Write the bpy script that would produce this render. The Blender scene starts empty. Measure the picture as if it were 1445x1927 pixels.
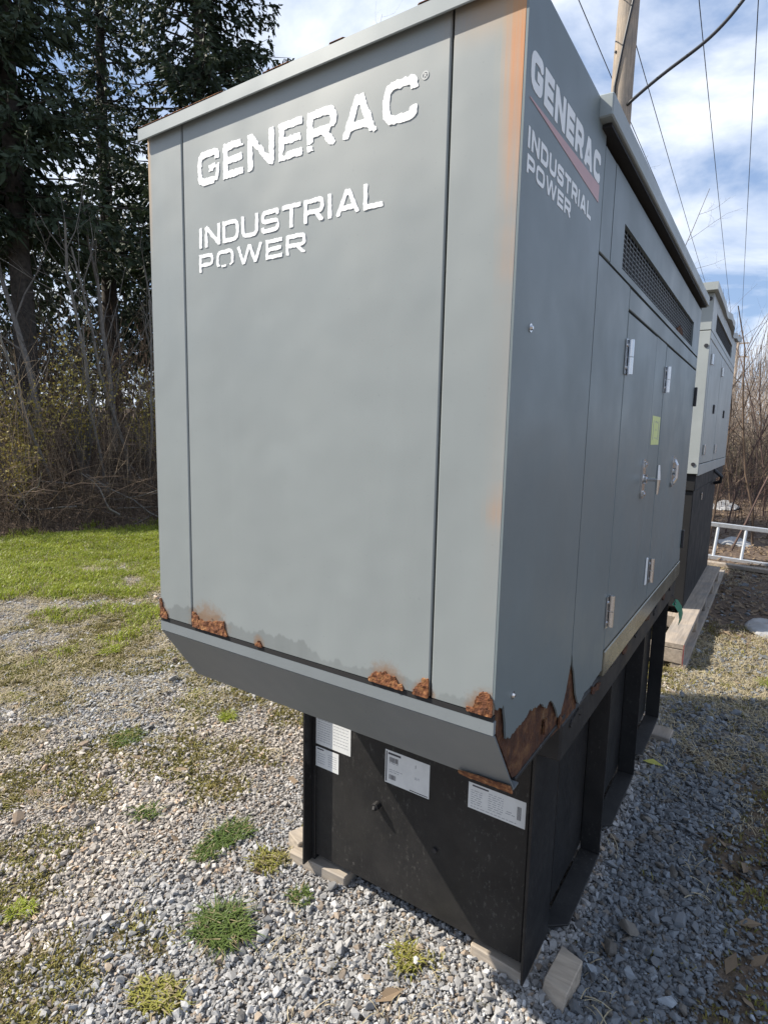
import bpy, bmesh, math, random
import numpy as np
from mathutils import Vector, Matrix

# ------------------------------------------------------------------ camera, sky, sun, exposure
scene = bpy.context.scene
GZ = 1.11                                     # enclosure lower front edge above the ground
cam_d = bpy.data.cameras.new('camera')
cam = bpy.data.objects.new('camera', cam_d)
scene.collection.objects.link(cam)
cam.location = (1.3948, -0.9806, 0.5244 + GZ)
cam.rotation_euler = (math.radians(82.3827), math.radians(-1.2705), math.radians(33.7337))
cam_d.sensor_fit = 'VERTICAL'
cam_d.sensor_height = 24.0
cam_d.lens = 1099.19 / 1927.0 * 24.0
cam_d.clip_start = 0.05
cam_d.clip_end = 2000.0
scene.camera = cam

SUN_TO = Vector((-2.08, -1.0, 2.25)).normalized()     # towards the sun
world = bpy.data.worlds.new('World')
scene.world = world
world.use_nodes = True
wn, wl = world.node_tree.nodes, world.node_tree.links
wn.clear()
w_out = wn.new('ShaderNodeOutputWorld')
w_bg = wn.new('ShaderNodeBackground')
w_bg.inputs['Strength'].default_value = 0.075
sky = wn.new('ShaderNodeTexSky')
sky.sky_type = 'NISHITA'
sky.sun_disc = False
sky.sun_elevation = math.asin(SUN_TO.z)
sky.sun_rotation = math.atan2(SUN_TO.x, SUN_TO.y)
sky.air_density = 1.0
sky.dust_density = 0.6
sky.ozone_density = 1.2
w_tc = wn.new('ShaderNodeTexCoord')
w_sep = wn.new('ShaderNodeSeparateXYZ')
wl.new(w_tc.outputs['Generated'], w_sep.inputs[0])
w_add = wn.new('ShaderNodeMath'); w_add.operation = 'ADD'; w_add.inputs[1].default_value = 0.22
wl.new(w_sep.outputs['Z'], w_add.inputs[0])
w_max = wn.new('ShaderNodeMath'); w_max.operation = 'MAXIMUM'; w_max.inputs[1].default_value = 0.05
wl.new(w_add.outputs[0], w_max.inputs[0])
w_dx = wn.new('ShaderNodeMath'); w_dx.operation = 'DIVIDE'
w_dy = wn.new('ShaderNodeMath'); w_dy.operation = 'DIVIDE'
wl.new(w_sep.outputs['X'], w_dx.inputs[0]); wl.new(w_max.outputs[0], w_dx.inputs[1])
wl.new(w_sep.outputs['Y'], w_dy.inputs[0]); wl.new(w_max.outputs[0], w_dy.inputs[1])
w_cmb = wn.new('ShaderNodeCombineXYZ')
wl.new(w_dx.outputs[0], w_cmb.inputs['X']); wl.new(w_dy.outputs[0], w_cmb.inputs['Y'])
w_cmb.inputs['Z'].default_value = 11.2
w_noise = wn.new('ShaderNodeTexNoise')
w_noise.inputs['Scale'].default_value = 1.55
w_noise.inputs['Detail'].default_value = 7.0
w_noise.inputs['Roughness'].default_value = 0.56
w_noise.inputs['Distortion'].default_value = 0.35
wl.new(w_cmb.outputs[0], w_noise.inputs['Vector'])
w_ramp = wn.new('ShaderNodeValToRGB')
w_ramp.color_ramp.elements[0].position = 0.44
w_ramp.color_ramp.elements[1].position = 0.64
w_ramp.color_ramp.elements[0].color = (0.0, 0.0, 0.0, 1)
wl.new(w_noise.outputs['Fac'], w_ramp.inputs['Fac'])
w_mix = wn.new('ShaderNodeMix'); w_mix.data_type = 'RGBA'
wl.new(w_ramp.outputs['Color'], w_mix.inputs['Factor'])
w_veil = wn.new('ShaderNodeMix'); w_veil.data_type = 'RGBA'          # thin high haze over the clear sky
w_veil.inputs['Factor'].default_value = 0.6
wl.new(sky.outputs['Color'], w_veil.inputs['A'])
w_veil.inputs['B'].default_value = (3.4, 4.9, 7.9, 1)
wl.new(w_veil.outputs['Result'], w_mix.inputs['A'])
w_mix.inputs['B'].default_value = (9.2, 9.7, 10.6, 1)
wl.new(w_mix.outputs['Result'], w_bg.inputs['Color'])
wl.new(w_bg.outputs['Background'], w_out.inputs['Surface'])

sun_d = bpy.data.lights.new('sun', 'SUN')
sun_d.energy = 5.0
sun_d.angle = math.radians(0.53)
sun_d.color = (1.0, 0.925, 0.81)
sun = bpy.data.objects.new('sun', sun_d)
scene.collection.objects.link(sun)
sun.rotation_euler = SUN_TO.to_track_quat('Z', 'Y').to_euler()
sun.location = (-10, -6, 14)

scene.view_settings.view_transform = 'Standard'
scene.view_settings.look = 'None'
scene.view_settings.gamma = 1.0
scene.view_settings.exposure = 0.72
scene.view_settings.use_curve_mapping = False
scene.render.engine = 'CYCLES'
scene.cycles.max_bounces = 6
scene.cycles.use_denoising = True

rng = random.Random(11)
nr = np.random.default_rng(5)
COL = scene.collection

# ------------------------------------------------------------------ noise for placement
def vnoise(x, y, seed=0):
    x = np.asarray(x, float); y = np.asarray(y, float)
    xi = np.floor(x).astype(np.int64); yi = np.floor(y).astype(np.int64)
    xf = x - xi; yf = y - yi
    u = xf * xf * (3 - 2 * xf); v = yf * yf * (3 - 2 * yf)
    def h(a, b):
        n = (a * 374761393 + b * 668265263 + seed * 974634777) & 0xFFFFFFFF
        n = ((n ^ (n >> 13)) * 1274126177) & 0xFFFFFFFF
        return ((n ^ (n >> 16)) & 0xFFFF) / 65535.0
    return (h(xi, yi) * (1 - u) + h(xi + 1, yi) * u) * (1 - v) + (h(xi, yi + 1) * (1 - u) + h(xi + 1, yi + 1) * u) * v

def fbm(x, y, seed=0, oct=4):
    x = np.asarray(x, float); y = np.asarray(y, float)
    s = 0; a = 0.5; t = 0
    for k in range(oct):
        s = s + a * vnoise(x * 2 ** k + 17.3 * k, y * 2 ** k - 9.1 * k, seed + k)
        t += a; a *= 0.5
    return s / t

def sstep(a, b, x):
    t = np.clip((np.asarray(x, float) - a) / (b - a), 0, 1)
    return t * t * (3 - 2 * t)

# ------------------------------------------------------------------ materials
def new_mat(name):
    m = bpy.data.materials.new(name); m.use_nodes = True
    nt = m.node_tree; nt.nodes.clear()
    out = nt.nodes.new('ShaderNodeOutputMaterial')
    b = nt.nodes.new('ShaderNodeBsdfPrincipled')
    nt.links.new(b.outputs[0], out.inputs['Surface'])
    return m, nt, b

class NT:
    """small helper to write node graphs"""
    def __init__(self, nt): self.nt = nt; self._pos = None
    def node(self, t, **kw):
        n = self.nt.nodes.new(t)
        for k, v in kw.items(): setattr(n, k, v)
        return n
    def link(self, a, b): self.nt.links.new(a, b)
    def setin(self, sock, v):
        if isinstance(v, bpy.types.NodeSocket): self.link(v, sock)
        elif isinstance(v, (tuple, list)):
            sock.default_value = (*v, 1.0) if len(v) == 3 and len(sock.default_value) == 4 else v
        else: sock.default_value = v
    def pos(self):
        if self._pos is None:
            self._pos = self.node('ShaderNodeNewGeometry').outputs['Position']
        return self._pos
    def xyz(self, v=None):
        s = self.node('ShaderNodeSeparateXYZ'); self.link(v or self.pos(), s.inputs[0]); return s.outputs
    def scaled(self, sx, sy, sz, v=None):
        m = self.node('ShaderNodeMapping'); m.inputs['Scale'].default_value = (sx, sy, sz)
        self.link(v or self.pos(), m.inputs['Vector']); return m.outputs[0]
    def noise(self, scale, detail=4, rough=0.55, v=None, dist=0.0):
        n = self.node('ShaderNodeTexNoise')
        n.inputs['Scale'].default_value = scale; n.inputs['Detail'].default_value = detail
        n.inputs['Roughness'].default_value = rough; n.inputs['Distortion'].default_value = dist
        self.link(v or self.pos(), n.inputs['Vector']); return n.outputs['Fac']
    def voro(self, scale, v=None, out='Distance', feature='F1'):
        n = self.node('ShaderNodeTexVoronoi', feature=feature); n.inputs['Scale'].default_value = scale
        self.link(v or self.pos(), n.inputs['Vector']); return n.outputs[out]
    def ramp(self, fac, *stops):
        r = self.node('ShaderNodeValToRGB'); cr = r.color_ramp
        while len(cr.elements) < len(stops): cr.elements.new(0.5)
        for e, (p, c) in zip(cr.elements, stops):
            e.position = p; e.color = (c, c, c, 1) if not isinstance(c, (tuple, list)) else (*c, 1)
        self.setin(r.inputs['Fac'], fac); return r.outputs['Color']
    def math(self, op, a, b=0.0, c=None, clamp=False):
        n = self.node('ShaderNodeMath', operation=op); n.use_clamp = clamp
        self.setin(n.inputs[0], a); self.setin(n.inputs[1], b)
        if c is not None: self.setin(n.inputs[2], c)
        return n.outputs[0]
    def mrange(self, v, a, b, c=0.0, d=1.0):
        n = self.node('ShaderNodeMapRange'); n.interpolation_type = 'SMOOTHSTEP'
        self.setin(n.inputs['Value'], v)
        n.inputs['From Min'].default_value = a; n.inputs['From Max'].default_value = b
        n.inputs['To Min'].default_value = c; n.inputs['To Max'].default_value = d
        return n.outputs['Result']
    def mix(self, f, a, b):
        n = self.node('ShaderNodeMix', data_type='RGBA')
        self.setin(n.inputs['Factor'], f); self.setin(n.inputs['A'], a); self.setin(n.inputs['B'], b)
        return n.outputs['Result']
    def bump(self, h, strength=0.3, dist=0.01):
        n = self.node('ShaderNodeBump'); n.inputs['Strength'].default_value = strength
        n.inputs['Distance'].default_value = dist; self.link(h, n.inputs['Height']); return n.outputs[0]
    def attr(self, name, out='Color', typ='GEOMETRY'):
        n = self.node('ShaderNodeAttribute'); n.attribute_name = name; n.attribute_type = typ
        return n.outputs[out]

def plain(name, col, rough=0.6, metal=0.0, var=0.15, scale=8.0, bump=0.0, spec=0.5):
    m, nt, b = new_mat(name); g = NT(nt)
    f = g.noise(scale, 5)
    c1 = tuple(max(0, c * (1 - var)) for c in col); c2 = tuple(min(1, c * (1 + var)) for c in col)
    g.link(g.ramp(f, (0.3, c1), (0.7, c2)), b.inputs['Base Color'])
    b.inputs['Roughness'].default_value = rough; b.inputs['Metallic'].default_value = metal
    b.inputs['Specular IOR Level'].default_value = spec
    if bump: g.link(g.bump(g.noise(scale * 6, 4), bump, 0.005), b.inputs['Normal'])
    return m

def paint_mat(name, col, rust=False, tide=False, rough=0.42, streak=0.06):
    m, nt, b = new_mat(name); g = NT(nt)
    f = g.noise(2.2, 4, 0.5)
    c = g.ramp(f, (0.3, tuple(x * 0.95 for x in col)), (0.7, tuple(x * 1.05 for x in col)))
    # faint run marks and dust
    st = g.noise(1.0, 5, 0.6, g.scaled(11, 11, 1.1))
    c = g.mix(g.ramp(st, (0.54, 0.0), (0.80, streak)), c, tuple(min(1, x * 1.25) for x in col))
    blot = g.noise(5.5, 3, 0.5)
    c = g.mix(g.ramp(blot, (0.56, 0.0), (0.74, 0.28)), c, tuple(min(1, x * 1.18) for x in col))
    grit = g.noise(140, 2, 0.5)
    c = g.mix(g.ramp(grit, (0.66, 0.0), (0.76, 0.35)), c, tuple(x * 0.7 for x in col))
    if tide or rust:
        X, Y, Z = g.xyz()
    if tide:      # damp stain climbing from the lower edge, with a wavy border
        n = g.noise(9, 5, 0.6, g.scaled(1, 1, 0.25))
        lim = g.math('MULTIPLY_ADD', n, 0.16, GZ - 0.05)
        msk = g.mrange(g.math('SUBTRACT', lim, Z), -0.002, 0.004)
        c = g.mix(g.math('MULTIPLY', msk, g.ramp(n, (0.3, 0.2), (0.7, 0.5))), c, tuple(x * 0.45 for x in col))
        for (xc, wd) in ((0.0, .05), (0.20, .10), (0.385, .025), (0.76, .06), (0.85, .035), (0.985, .06)):
            dx = g.math('DIVIDE', g.math('SUBTRACT', X, xc), wd); dz = g.math('DIVIDE', g.math('SUBTRACT', Z, GZ), wd * .75 + .02)
            rr = g.math('ADD', g.math('MULTIPLY', dx, dx), g.math('MULTIPLY', dz, dz))
            h = g.mrange(g.math('ADD', rr, g.math('MULTIPLY', g.noise(55, 4, 0.7), 1.3)), 1.55, 0.75)
            c = g.mix(g.math('MULTIPLY', h, 0.7), c, (0.22, 0.12, 0.055))
    if rust:      # orange runs down the right-hand corner and a little at the left top
        n1 = g.noise(1.0, 5, 0.7, g.scaled(80, 80, 2.2))
        edge = g.mrange(g.math('MULTIPLY_ADD', n1, 0.05, X), 0.975, 1.015)
        n2 = g.noise(2.6, 3, 0.6, g.scaled(0.3, 0.3, 1))
        prof = g.math('MAXIMUM', g.mrange(Z, GZ + 0.80, GZ + 1.2), g.math('MULTIPLY', g.mrange(Z, GZ + 0.12, GZ + 0.45), g.ramp(n2, (0.44, 0.05), (0.58, 0.5))))
        n3 = g.ramp(g.noise(1.0, 5, 0.75, g.scaled(190, 190, 2.6)), (0.36, 0.5), (0.60, 1.0))
        prof = g.math('MULTIPLY', prof, n3)
        core = g.math('MULTIPLY', edge, prof)
        halo = g.math('MULTIPLY', g.mrange(g.math('MULTIPLY_ADD', n1, 0.06, X), 0.965, 1.02), prof)
        c = g.mix(g.math('MULTIPLY', halo, 0.5), c, (0.42, 0.34, 0.2))
        c = g.mix(g.math('MULTIPLY', core, 1.0), c, (0.50, 0.18, 0.04))
        topr = g.math('MULTIPLY', g.mrange(Z, GZ + 1.16, GZ + 1.235), g.mrange(g.math('MULTIPLY_ADD', n1, 0.1, X), 0.86, 1.0))
        c = g.mix(g.math('MULTIPLY', topr, 0.6), c, (0.4, 0.25, 0.12))
        le = g.math('MULTIPLY', g.mrange(g.math('MULTIPLY_ADD', n1, 0.016, X), 0.028, 0.006), g.mrange(Z, GZ + 0.9, GZ + 1.22))
        c = g.mix(g.math('MULTIPLY', le, 0.8), c, (0.5, 0.3, 0.12))
    g.link(c, b.inputs['Base Color'])
    b.inputs['Roughness'].default_value = rough
    g.link(g.ramp(g.noise(4, 4), (0.3, rough - 0.05), (0.7, rough + 0.1)), b.inputs['Roughness'])
    g.link(g.bump(g.noise(1.9, 3), 0.5, 0.02), b.inputs['Normal'])
    return m

def rust_mat(name, dark=1.0):
    m, nt, b = new_mat(name); g = NT(nt)
    c = g.ramp(g.noise(75 if dark > .8 else 26, 6, 0.7), (0.30, (0.05 * dark, 0.018 * dark, 0.009 * dark)), (0.5, (0.17 * dark, 0.06 * dark, 0.022 * dark)),
               (0.64, (0.34 * dark, 0.16 * dark, 0.06 * dark)), (0.78, (0.5 * dark, 0.36 * dark, 0.22 * dark)))
    g.link(c, b.inputs['Base Color']); b.inputs['Roughness'].default_value = 0.9
    g.link(g.bump(g.noise(120, 5), 0.7, 0.006), b.inputs['Normal'])
    return m

def black_mat(name, rough=0.33, dirt=0.5):
    m, nt, b = new_mat(name); g = NT(nt)
    base = (0.0125, 0.0125, 0.0135); b.inputs['Specular IOR Level'].default_value = 0.33
    sp = g.math('MULTIPLY', g.ramp(g.noise(80, 6, 0.8, g.scaled(1, 1, 0.5)), (0.56, 0.0), (0.70, 1.0)), g.ramp(g.noise(4.5, 3), (0.40, 0.0), (0.62, 1.0)))
    c = g.mix(g.math('MULTIPLY', sp, dirt), base, (0.17, 0.165, 0.155))
    film = g.ramp(g.noise(3.0, 6, 0.7), (0.36, 0.0), (0.7, 0.5))
    c = g.mix(g.math('MULTIPLY', film, dirt), c, (0.075, 0.07, 0.064))
    g.link(c, b.inputs['Base Color'])
    g.link(g.ramp(g.noise(7, 4), (0.3, rough), (0.7, rough + 0.2)), b.inputs['Roughness'])
    g.link(g.bump(g.noise(60, 4), 0.25, 0.002), b.inputs['Normal'])
    return m

def wood_mat(name, col, axis='y', grey=0.4):
    m, nt, b = new_mat(name); g = NT(nt)
    tc = g.node('ShaderNodeTexCoord').outputs['Object']
    sc = {'x': (3, 45, 45), 'y': (45, 3, 45), 'z': (45, 45, 3)}[axis]
    f = g.noise(1.0, 5, 0.6, g.scaled(*sc, tc), 0.6)
    c = g.ramp(f, (0.3, tuple(x * 0.6 for x in col)), (0.6, col), (0.8, tuple(min(1, x * 1.2) for x in col)))
    c = g.mix(g.ramp(g.noise(6, 3, 0.5, tc), (0.4, 0.0), (0.7, grey)), c, (0.2, 0.19, 0.18))
    g.link(c, b.inputs['Base Color']); b.inputs['Roughness'].default_value = 0.85
    g.link(g.bump(f, 0.4, 0.004), b.inputs['Normal'])
    return m

def leaf_mat(name, c1, c2, rough=0.6, trans=0.25, dry=0.0):
    m, nt, b = new_mat(name); g = NT(nt)
    c = g.ramp(g.noise(3.1, 4), (0.3, c1), (0.7, c2))
    rnd = g.node('ShaderNodeNewGeometry').outputs['Random Per Island']
    c = g.mix(g.math('MULTIPLY', rnd, 0.5), c, tuple(min(1, x * 1.5) for x in c2))
    if dry:
        r2 = g.math('FRACT', g.math('MULTIPLY', rnd, 37.0))
        c = g.mix(g.math('LESS_THAN', r2, dry), c, (0.34, 0.28, 0.16))
    g.link(c, b.inputs['Base Color']); b.inputs['Roughness'].default_value = rough
    tr = g.node('ShaderNodeBsdfTranslucent'); g.link(c, tr.inputs['Color'])
    mx = g.node('ShaderNodeMixShader'); mx.inputs[0].default_value = trans
    g.link(b.outputs[0], mx.inputs[1]); g.link(tr.outputs[0], mx.inputs[2])
    out = [n for n in nt.nodes if n.type == 'OUTPUT_MATERIAL'][0]
    g.link(mx.outputs[0], out.inputs['Surface'])
    return m

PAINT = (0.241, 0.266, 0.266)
M = {}
M['paint_front'] = paint_mat('grey_paint_weathered', PAINT, rust=True, tide=True, streak=0.2)
M['paint'] = paint_mat('grey_paint_shade_darkened', (0.152, 0.184, 0.193))  # same paint as the front, darkened to deepen the shaded side
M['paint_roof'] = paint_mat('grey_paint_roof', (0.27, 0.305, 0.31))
M['paint_far'] = paint_mat('pale_grey_green_paint', (0.33, 0.355, 0.35))
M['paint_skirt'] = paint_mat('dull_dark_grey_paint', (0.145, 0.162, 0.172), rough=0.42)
M['paint_strip'] = paint_mat('worn_grey_paint', (0.19, 0.212, 0.222))
M['rust'] = rust_mat('flaking_rust', 0.95)
M['rust_dark'] = rust_mat('dark_rust', 0.42)
M['black'] = black_mat('black_tank_paint', 0.36, 0.6)
M['black_far'] = black_mat('plain_black_tank_paint', 0.55, 0.08)
M['black_dull'] = black_mat('black_frame_paint', 0.5, 0.8)
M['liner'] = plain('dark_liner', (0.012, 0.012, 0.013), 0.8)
M['chrome'] = plain('chromed_metal', (0.62, 0.62, 0.63), 0.22, 1.0, 0.08, 30)
M['alu'] = plain('dull_aluminium', (0.62, 0.64, 0.66), 0.4, 0.75, 0.1, 20)
M['steel_dark'] = plain('dark_bolt_steel', (0.05, 0.05, 0.055), 0.5, 0.6)
M['white_vinyl'] = plain('white_vinyl', (0.86, 0.87, 0.87), 0.5, 0, 0.04, 20)
M['grey_vinyl'] = plain('pale_vinyl', (0.78, 0.80, 0.80), 0.45, 0, 0.05, 20)
M['faded_vinyl'] = plain('faded_ghost_vinyl', (0.44, 0.455, 0.45), 0.5, 0, 0.05, 20)
M['pink_vinyl'] = plain('faded_red_vinyl', (0.48, 0.29, 0.29), 0.45, 0, 0.06, 12)
M['paper'] = plain('label_paper', (0.66, 0.67, 0.66), 0.5, 0, 0.05, 30)
M['ink'] = plain('label_ink', (0.06, 0.06, 0.07), 0.6)
M['ink_pale'] = plain('pale_label_ink', (0.33, 0.34, 0.36), 0.6)
M['yellow_label'] = plain('yellow_green_label', (0.62, 0.68, 0.26), 0.5, 0, 0.06, 30)
M['wood_new'] = wood_mat('cut_softwood', (0.44, 0.37, 0.29), 'x', 0.65)
M['wood_pallet'] = wood_mat('weathered_pallet_wood', (0.36, 0.30, 0.24), 'y', 0.7)
M['wood_pole'] = wood_mat('weathered_pole_wood', (0.40, 0.33, 0.26), 'z', 0.5)
M['red_paint'] = plain('red_marking_paint', (0.32, 0.04, 0.035), 0.7)
M['cable'] = plain('black_cable', (0.025, 0.028, 0.034), 0.55)
M['green_tag'] = plain('green_plastic', (0.012, 0.20, 0.115), 0.45, 0, 0.1)
M['bark'] = plain('dark_bark', (0.05, 0.042, 0.036), 0.95, 0, 0.45, 14, 0.6)
M['bark_grey'] = plain('grey_bark', (0.15, 0.135, 0.12), 0.9, 0, 0.35, 16, 0.3)
M['twig_tan'] = plain('tan_twigs', (0.27, 0.20, 0.13), 0.9, 0, 0.4, 2.2)
M['twig_pale'] = plain('pale_twigs', (0.33, 0.27, 0.22), 0.9, 0, 0.35, 2.2)
M['twig_red'] = plain('reddish_twigs', (0.085, 0.055, 0.047), 0.9, 0, 0.4, 2.2)
M['twig_dark'] = plain('dark_brown_twigs', (0.115, 0.08, 0.057), 0.95, 0, 0.5, 1.6)
M['reed'] = plain('dry_stems', (0.34, 0.27, 0.17), 0.9, 0, 0.35, 2.5)
M['needles'] = leaf_mat('spruce_needles', (0.018, 0.032, 0.018), (0.034, 0.052, 0.024), 0.7, 0.15)
M['needles_light'] = leaf_mat('light_spruce_needles', (0.03, 0.045, 0.02), (0.055, 0.075, 0.03), 0.7, 0.15)
M['bud_leaf'] = leaf_mat('yellow_green_young_leaves', (0.27, 0.21, 0.045), (0.38, 0.30, 0.07))
M['grass'] = leaf_mat('lawn_grass', (0.15, 0.20, 0.018), (0.28, 0.32, 0.035), 0.5, 0.35, 0.12)
M['tuft'] = leaf_mat('tuft_grass', (0.055, 0.095, 0.02), (0.11, 0.155, 0.035), 0.5, 0.3, 0.14)
M['tuft_yellow'] = leaf_mat('yellowed_grass', (0.16, 0.17, 0.03), (0.26, 0.25, 0.05), 0.6, 0.3, 0.3)
M['straw'] = leaf_mat('dry_straw', (0.30, 0.25, 0.15), (0.42, 0.36, 0.24), 0.8, 0.2)
M['moss'] = leaf_mat('olive_moss', (0.15, 0.105, 0.04), (0.17, 0.165, 0.035), 0.9, 0.1)
M['dead_leaf'] = leaf_mat('dead_leaves', (0.13, 0.085, 0.05), (0.24, 0.18, 0.12), 0.85, 0.2)
M['leaf_yellow'] = leaf_mat('yellow_leaf', (0.5, 0.5, 0.10), (0.6, 0.58, 0.16), 0.6, 0.3)
M['plastic_white'] = plain('dirty_white_plastic', (0.30, 0.30, 0.30), 0.4, 0, 0.2, 10)
M['muddy_plastic'] = plain('muddy_plastic', (0.12, 0.11, 0.105), 0.6, 0, 0.35, 12)
M['concrete'] = plain('grey_concrete', (0.26, 0.26, 0.25), 0.9, 0, 0.2, 20, 0.2)

def stone_mat():
    m, nt, b = new_mat('gravel_stone'); g = NT(nt)
    c = g.attr('tint', 'Color', 'INSTANCER')
    f = g.noise(60, 4, 0.6)
    c = g.mix(g.ramp(f, (0.35, 0.0), (0.7, 0.5)), c, (0.17, 0.155, 0.14))
    g.link(c, b.inputs['Base Color']); b.inputs['Roughness'].default_value = 0.85
    g.link(g.bump(g.noise(180, 3), 0.3, 0.002), b.inputs['Normal'])
    return m
M['stone'] = stone_mat()

def ground_mat():
    m, nt, b = new_mat('ground_soil'); g = NT(nt)
    mk = g.attr('cover', 'Color')
    s = g.node('ShaderNodeSeparateColor'); g.link(mk, s.inputs[0])
    lawn, moss, litter = s.outputs[0], s.outputs[1], s.outputs[2]
    soil = g.ramp(g.noise(7, 6, 0.65), (0.3, (0.085, 0.068, 0.052)), (0.55, (0.15, 0.125, 0.10)), (0.75, (0.22, 0.195, 0.17)))
    v = g.voro(52, None, 'Color')
    sv = g.node('ShaderNodeSeparateColor'); g.link(v, sv.inputs[0])
    peb = g.ramp(sv.outputs[0], (0.0, (0.10, 0.09, 0.08)), (0.5, (0.22, 0.20, 0.185)), (1.0, (0.40, 0.38, 0.37)))
    vd = g.voro(52)
    c = g.mix(g.ramp(vd, (0.35, 0.85), (0.7, 0.0)), soil, peb)
    mossc = g.ramp(g.noise(16, 5, 0.7), (0.3, (0.085, 0.055, 0.028)), (0.5, (0.13, 0.10, 0.045)), (0.7, (0.15, 0.14, 0.045)))
    c = g.mix(g.math('MULTIPLY', moss, 0.8), c, mossc)
    lawnc = g.ramp(g.noise(14, 5, 0.7), (0.3, (0.035, 0.06, 0.014)), (0.6, (0.07, 0.11, 0.022)), (0.8, (0.13, 0.13, 0.05)))
    c = g.mix(lawn, c, lawnc)
    litc = g.ramp(g.noise(22, 6, 0.75), (0.3, (0.035, 0.024, 0.017)), (0.5, (0.095, 0.064, 0.044)), (0.68, (0.19, 0.135, 0.092)))
    c = g.mix(litter, c, litc)
    g.link(c, b.inputs['Base Color']); b.inputs['Roughness'].default_value = 0.95
    hgt = g.math('ADD', g.math('MULTIPLY', vd, -0.7), g.noise(45, 5, 0.7))
    g.link(g.bump(hgt, 0.8, 0.015), b.inputs['Normal'])
    return m
M['ground'] = ground_mat()

# ------------------------------------------------------------------ mesh helpers
def tag(o, label=None, cat=None, group=None, kind=None):
    if label: o['label'] = label
    if cat: o['category'] = cat
    if group: o['group'] = group
    if kind: o['kind'] = kind
    return o

def empty(name, loc, label, cat, group=None):
    o = bpy.data.objects.new(name, None); COL.objects.link(o)
    o.location = loc; o.empty_display_size = 0.1
    return tag(o, label, cat, group)

def root_loc(o):
    v = Vector((0, 0, 0))
    while o is not None:
        v += o.location; o = o.parent
    return v

def add_obj(name, me, mats, parent=None, label=None):
    o = bpy.data.objects.new(name, me); COL.objects.link(o)
    if not isinstance(mats, (list, tuple)): mats = [mats]
    if not me.materials:
        for mm in mats: me.materials.append(mm)
    if parent is not None: o.parent = parent
    if label: o['label'] = label
    return o

class MB:
    def __init__(self): self.v = []; self.f = []; self.m = []; self.n = 0; self.cur = 0
    def add(self, vs, fs):
        k = self.n
        self.v.extend([tuple(map(float, a)) for a in vs]); self.n += len(vs)
        for f in fs: self.f.append(tuple(k + i for i in f)); self.m.append(self.cur)
        return self
    def box(self, x0, x1, y0, y1, z0, z1):
        return self.add([(x0, y0, z0), (x1, y0, z0), (x1, y1, z0), (x0, y1, z0), (x0, y0, z1), (x1, y0, z1), (x1, y1, z1), (x0, y1, z1)],
                        [(0, 3, 2, 1), (4, 5, 6, 7), (0, 1, 5, 4), (1, 2, 6, 5), (2, 3, 7, 6), (3, 0, 4, 7)])
    def prism(self, pts, d):                      # planar polygon pts (3d) extruded by vector d
        n = len(pts); d = Vector(d)
        a = [Vector(p) for p in pts]; vs = a + [p + d for p in a]
        fs = [tuple(range(n - 1, -1, -1)), tuple(range(n, 2 * n))] + [(i, (i + 1) % n, n + (i + 1) % n, n + i) for i in range(n)]
        return self.add(vs, fs)
    def tube(self, pts, rad, n=6, cap=True):
        P = [Vector(p) for p in pts]
        if not isinstance(rad, (list, tuple, np.ndarray)): rad = [rad] * len(P)
        vs, fs = [], []
        ref = None
        for i, p in enumerate(P):
            t = (P[min(i + 1, len(P) - 1)] - P[max(i - 1, 0)])
            if t.length < 1e-9: t = Vector((0, 0, 1))
            t.normalize()
            if ref is None:
                ref = t.orthogonal().normalized()
            u = (ref - t * ref.dot(t)); u = u.normalized() if u.length > 1e-6 else t.orthogonal().normalized()
            ref = u; w = t.cross(u)
            for k in range(n):
                a = 2 * math.pi * k / n
                vs.append(p + (u * math.cos(a) + w * math.sin(a)) * rad[i])
        for i in range(len(P) - 1):
            for k in range(n):
                fs.append((i * n + k, i * n + (k + 1) % n, (i + 1) * n + (k + 1) % n, (i + 1) * n + k))
        if cap:
            fs.append(tuple(range(n - 1, -1, -1))); e = (len(P) - 1) * n
            fs.append(tuple(range(e, e + n)))
        return self.add(vs, fs)
    def build(self, name, mats, parent=None, bevel=0.0, segs=1, label=None, smooth=False, local=False):
        off = Vector((0, 0, 0)) if local else root_loc(parent) if parent is not None else Vector((0, 0, 0))
        me = bpy.data.meshes.new(name)
        me.from_pydata([(a[0] - off.x, a[1] - off.y, a[2] - off.z) for a in self.v], [], self.f)
        if any(self.m):
            me.polygons.foreach_set('material_index', self.m)
        if bevel:
            bm = bmesh.new(); bm.from_mesh(me)
            ed = [e for e in bm.edges if len(e.link_faces) == 2 and e.calc_face_angle(0) > 0.5]
            bmesh.ops.bevel(bm, geom=ed, offset=bevel, segments=segs, profile=0.6, affect='EDGES', clamp_overlap=True)
            bm.to_mesh(me); bm.free()
        if smooth:
            me.polygons.foreach_set('use_smooth', [True] * len(me.polygons))
        me.update()
        return add_obj(name, me, mats, parent, label)

def bx(name, b, mat, parent, bevel=0.003, label=None, segs=1):
    return MB().box(*b).build(name, mat, parent, bevel, segs, label)

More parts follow.
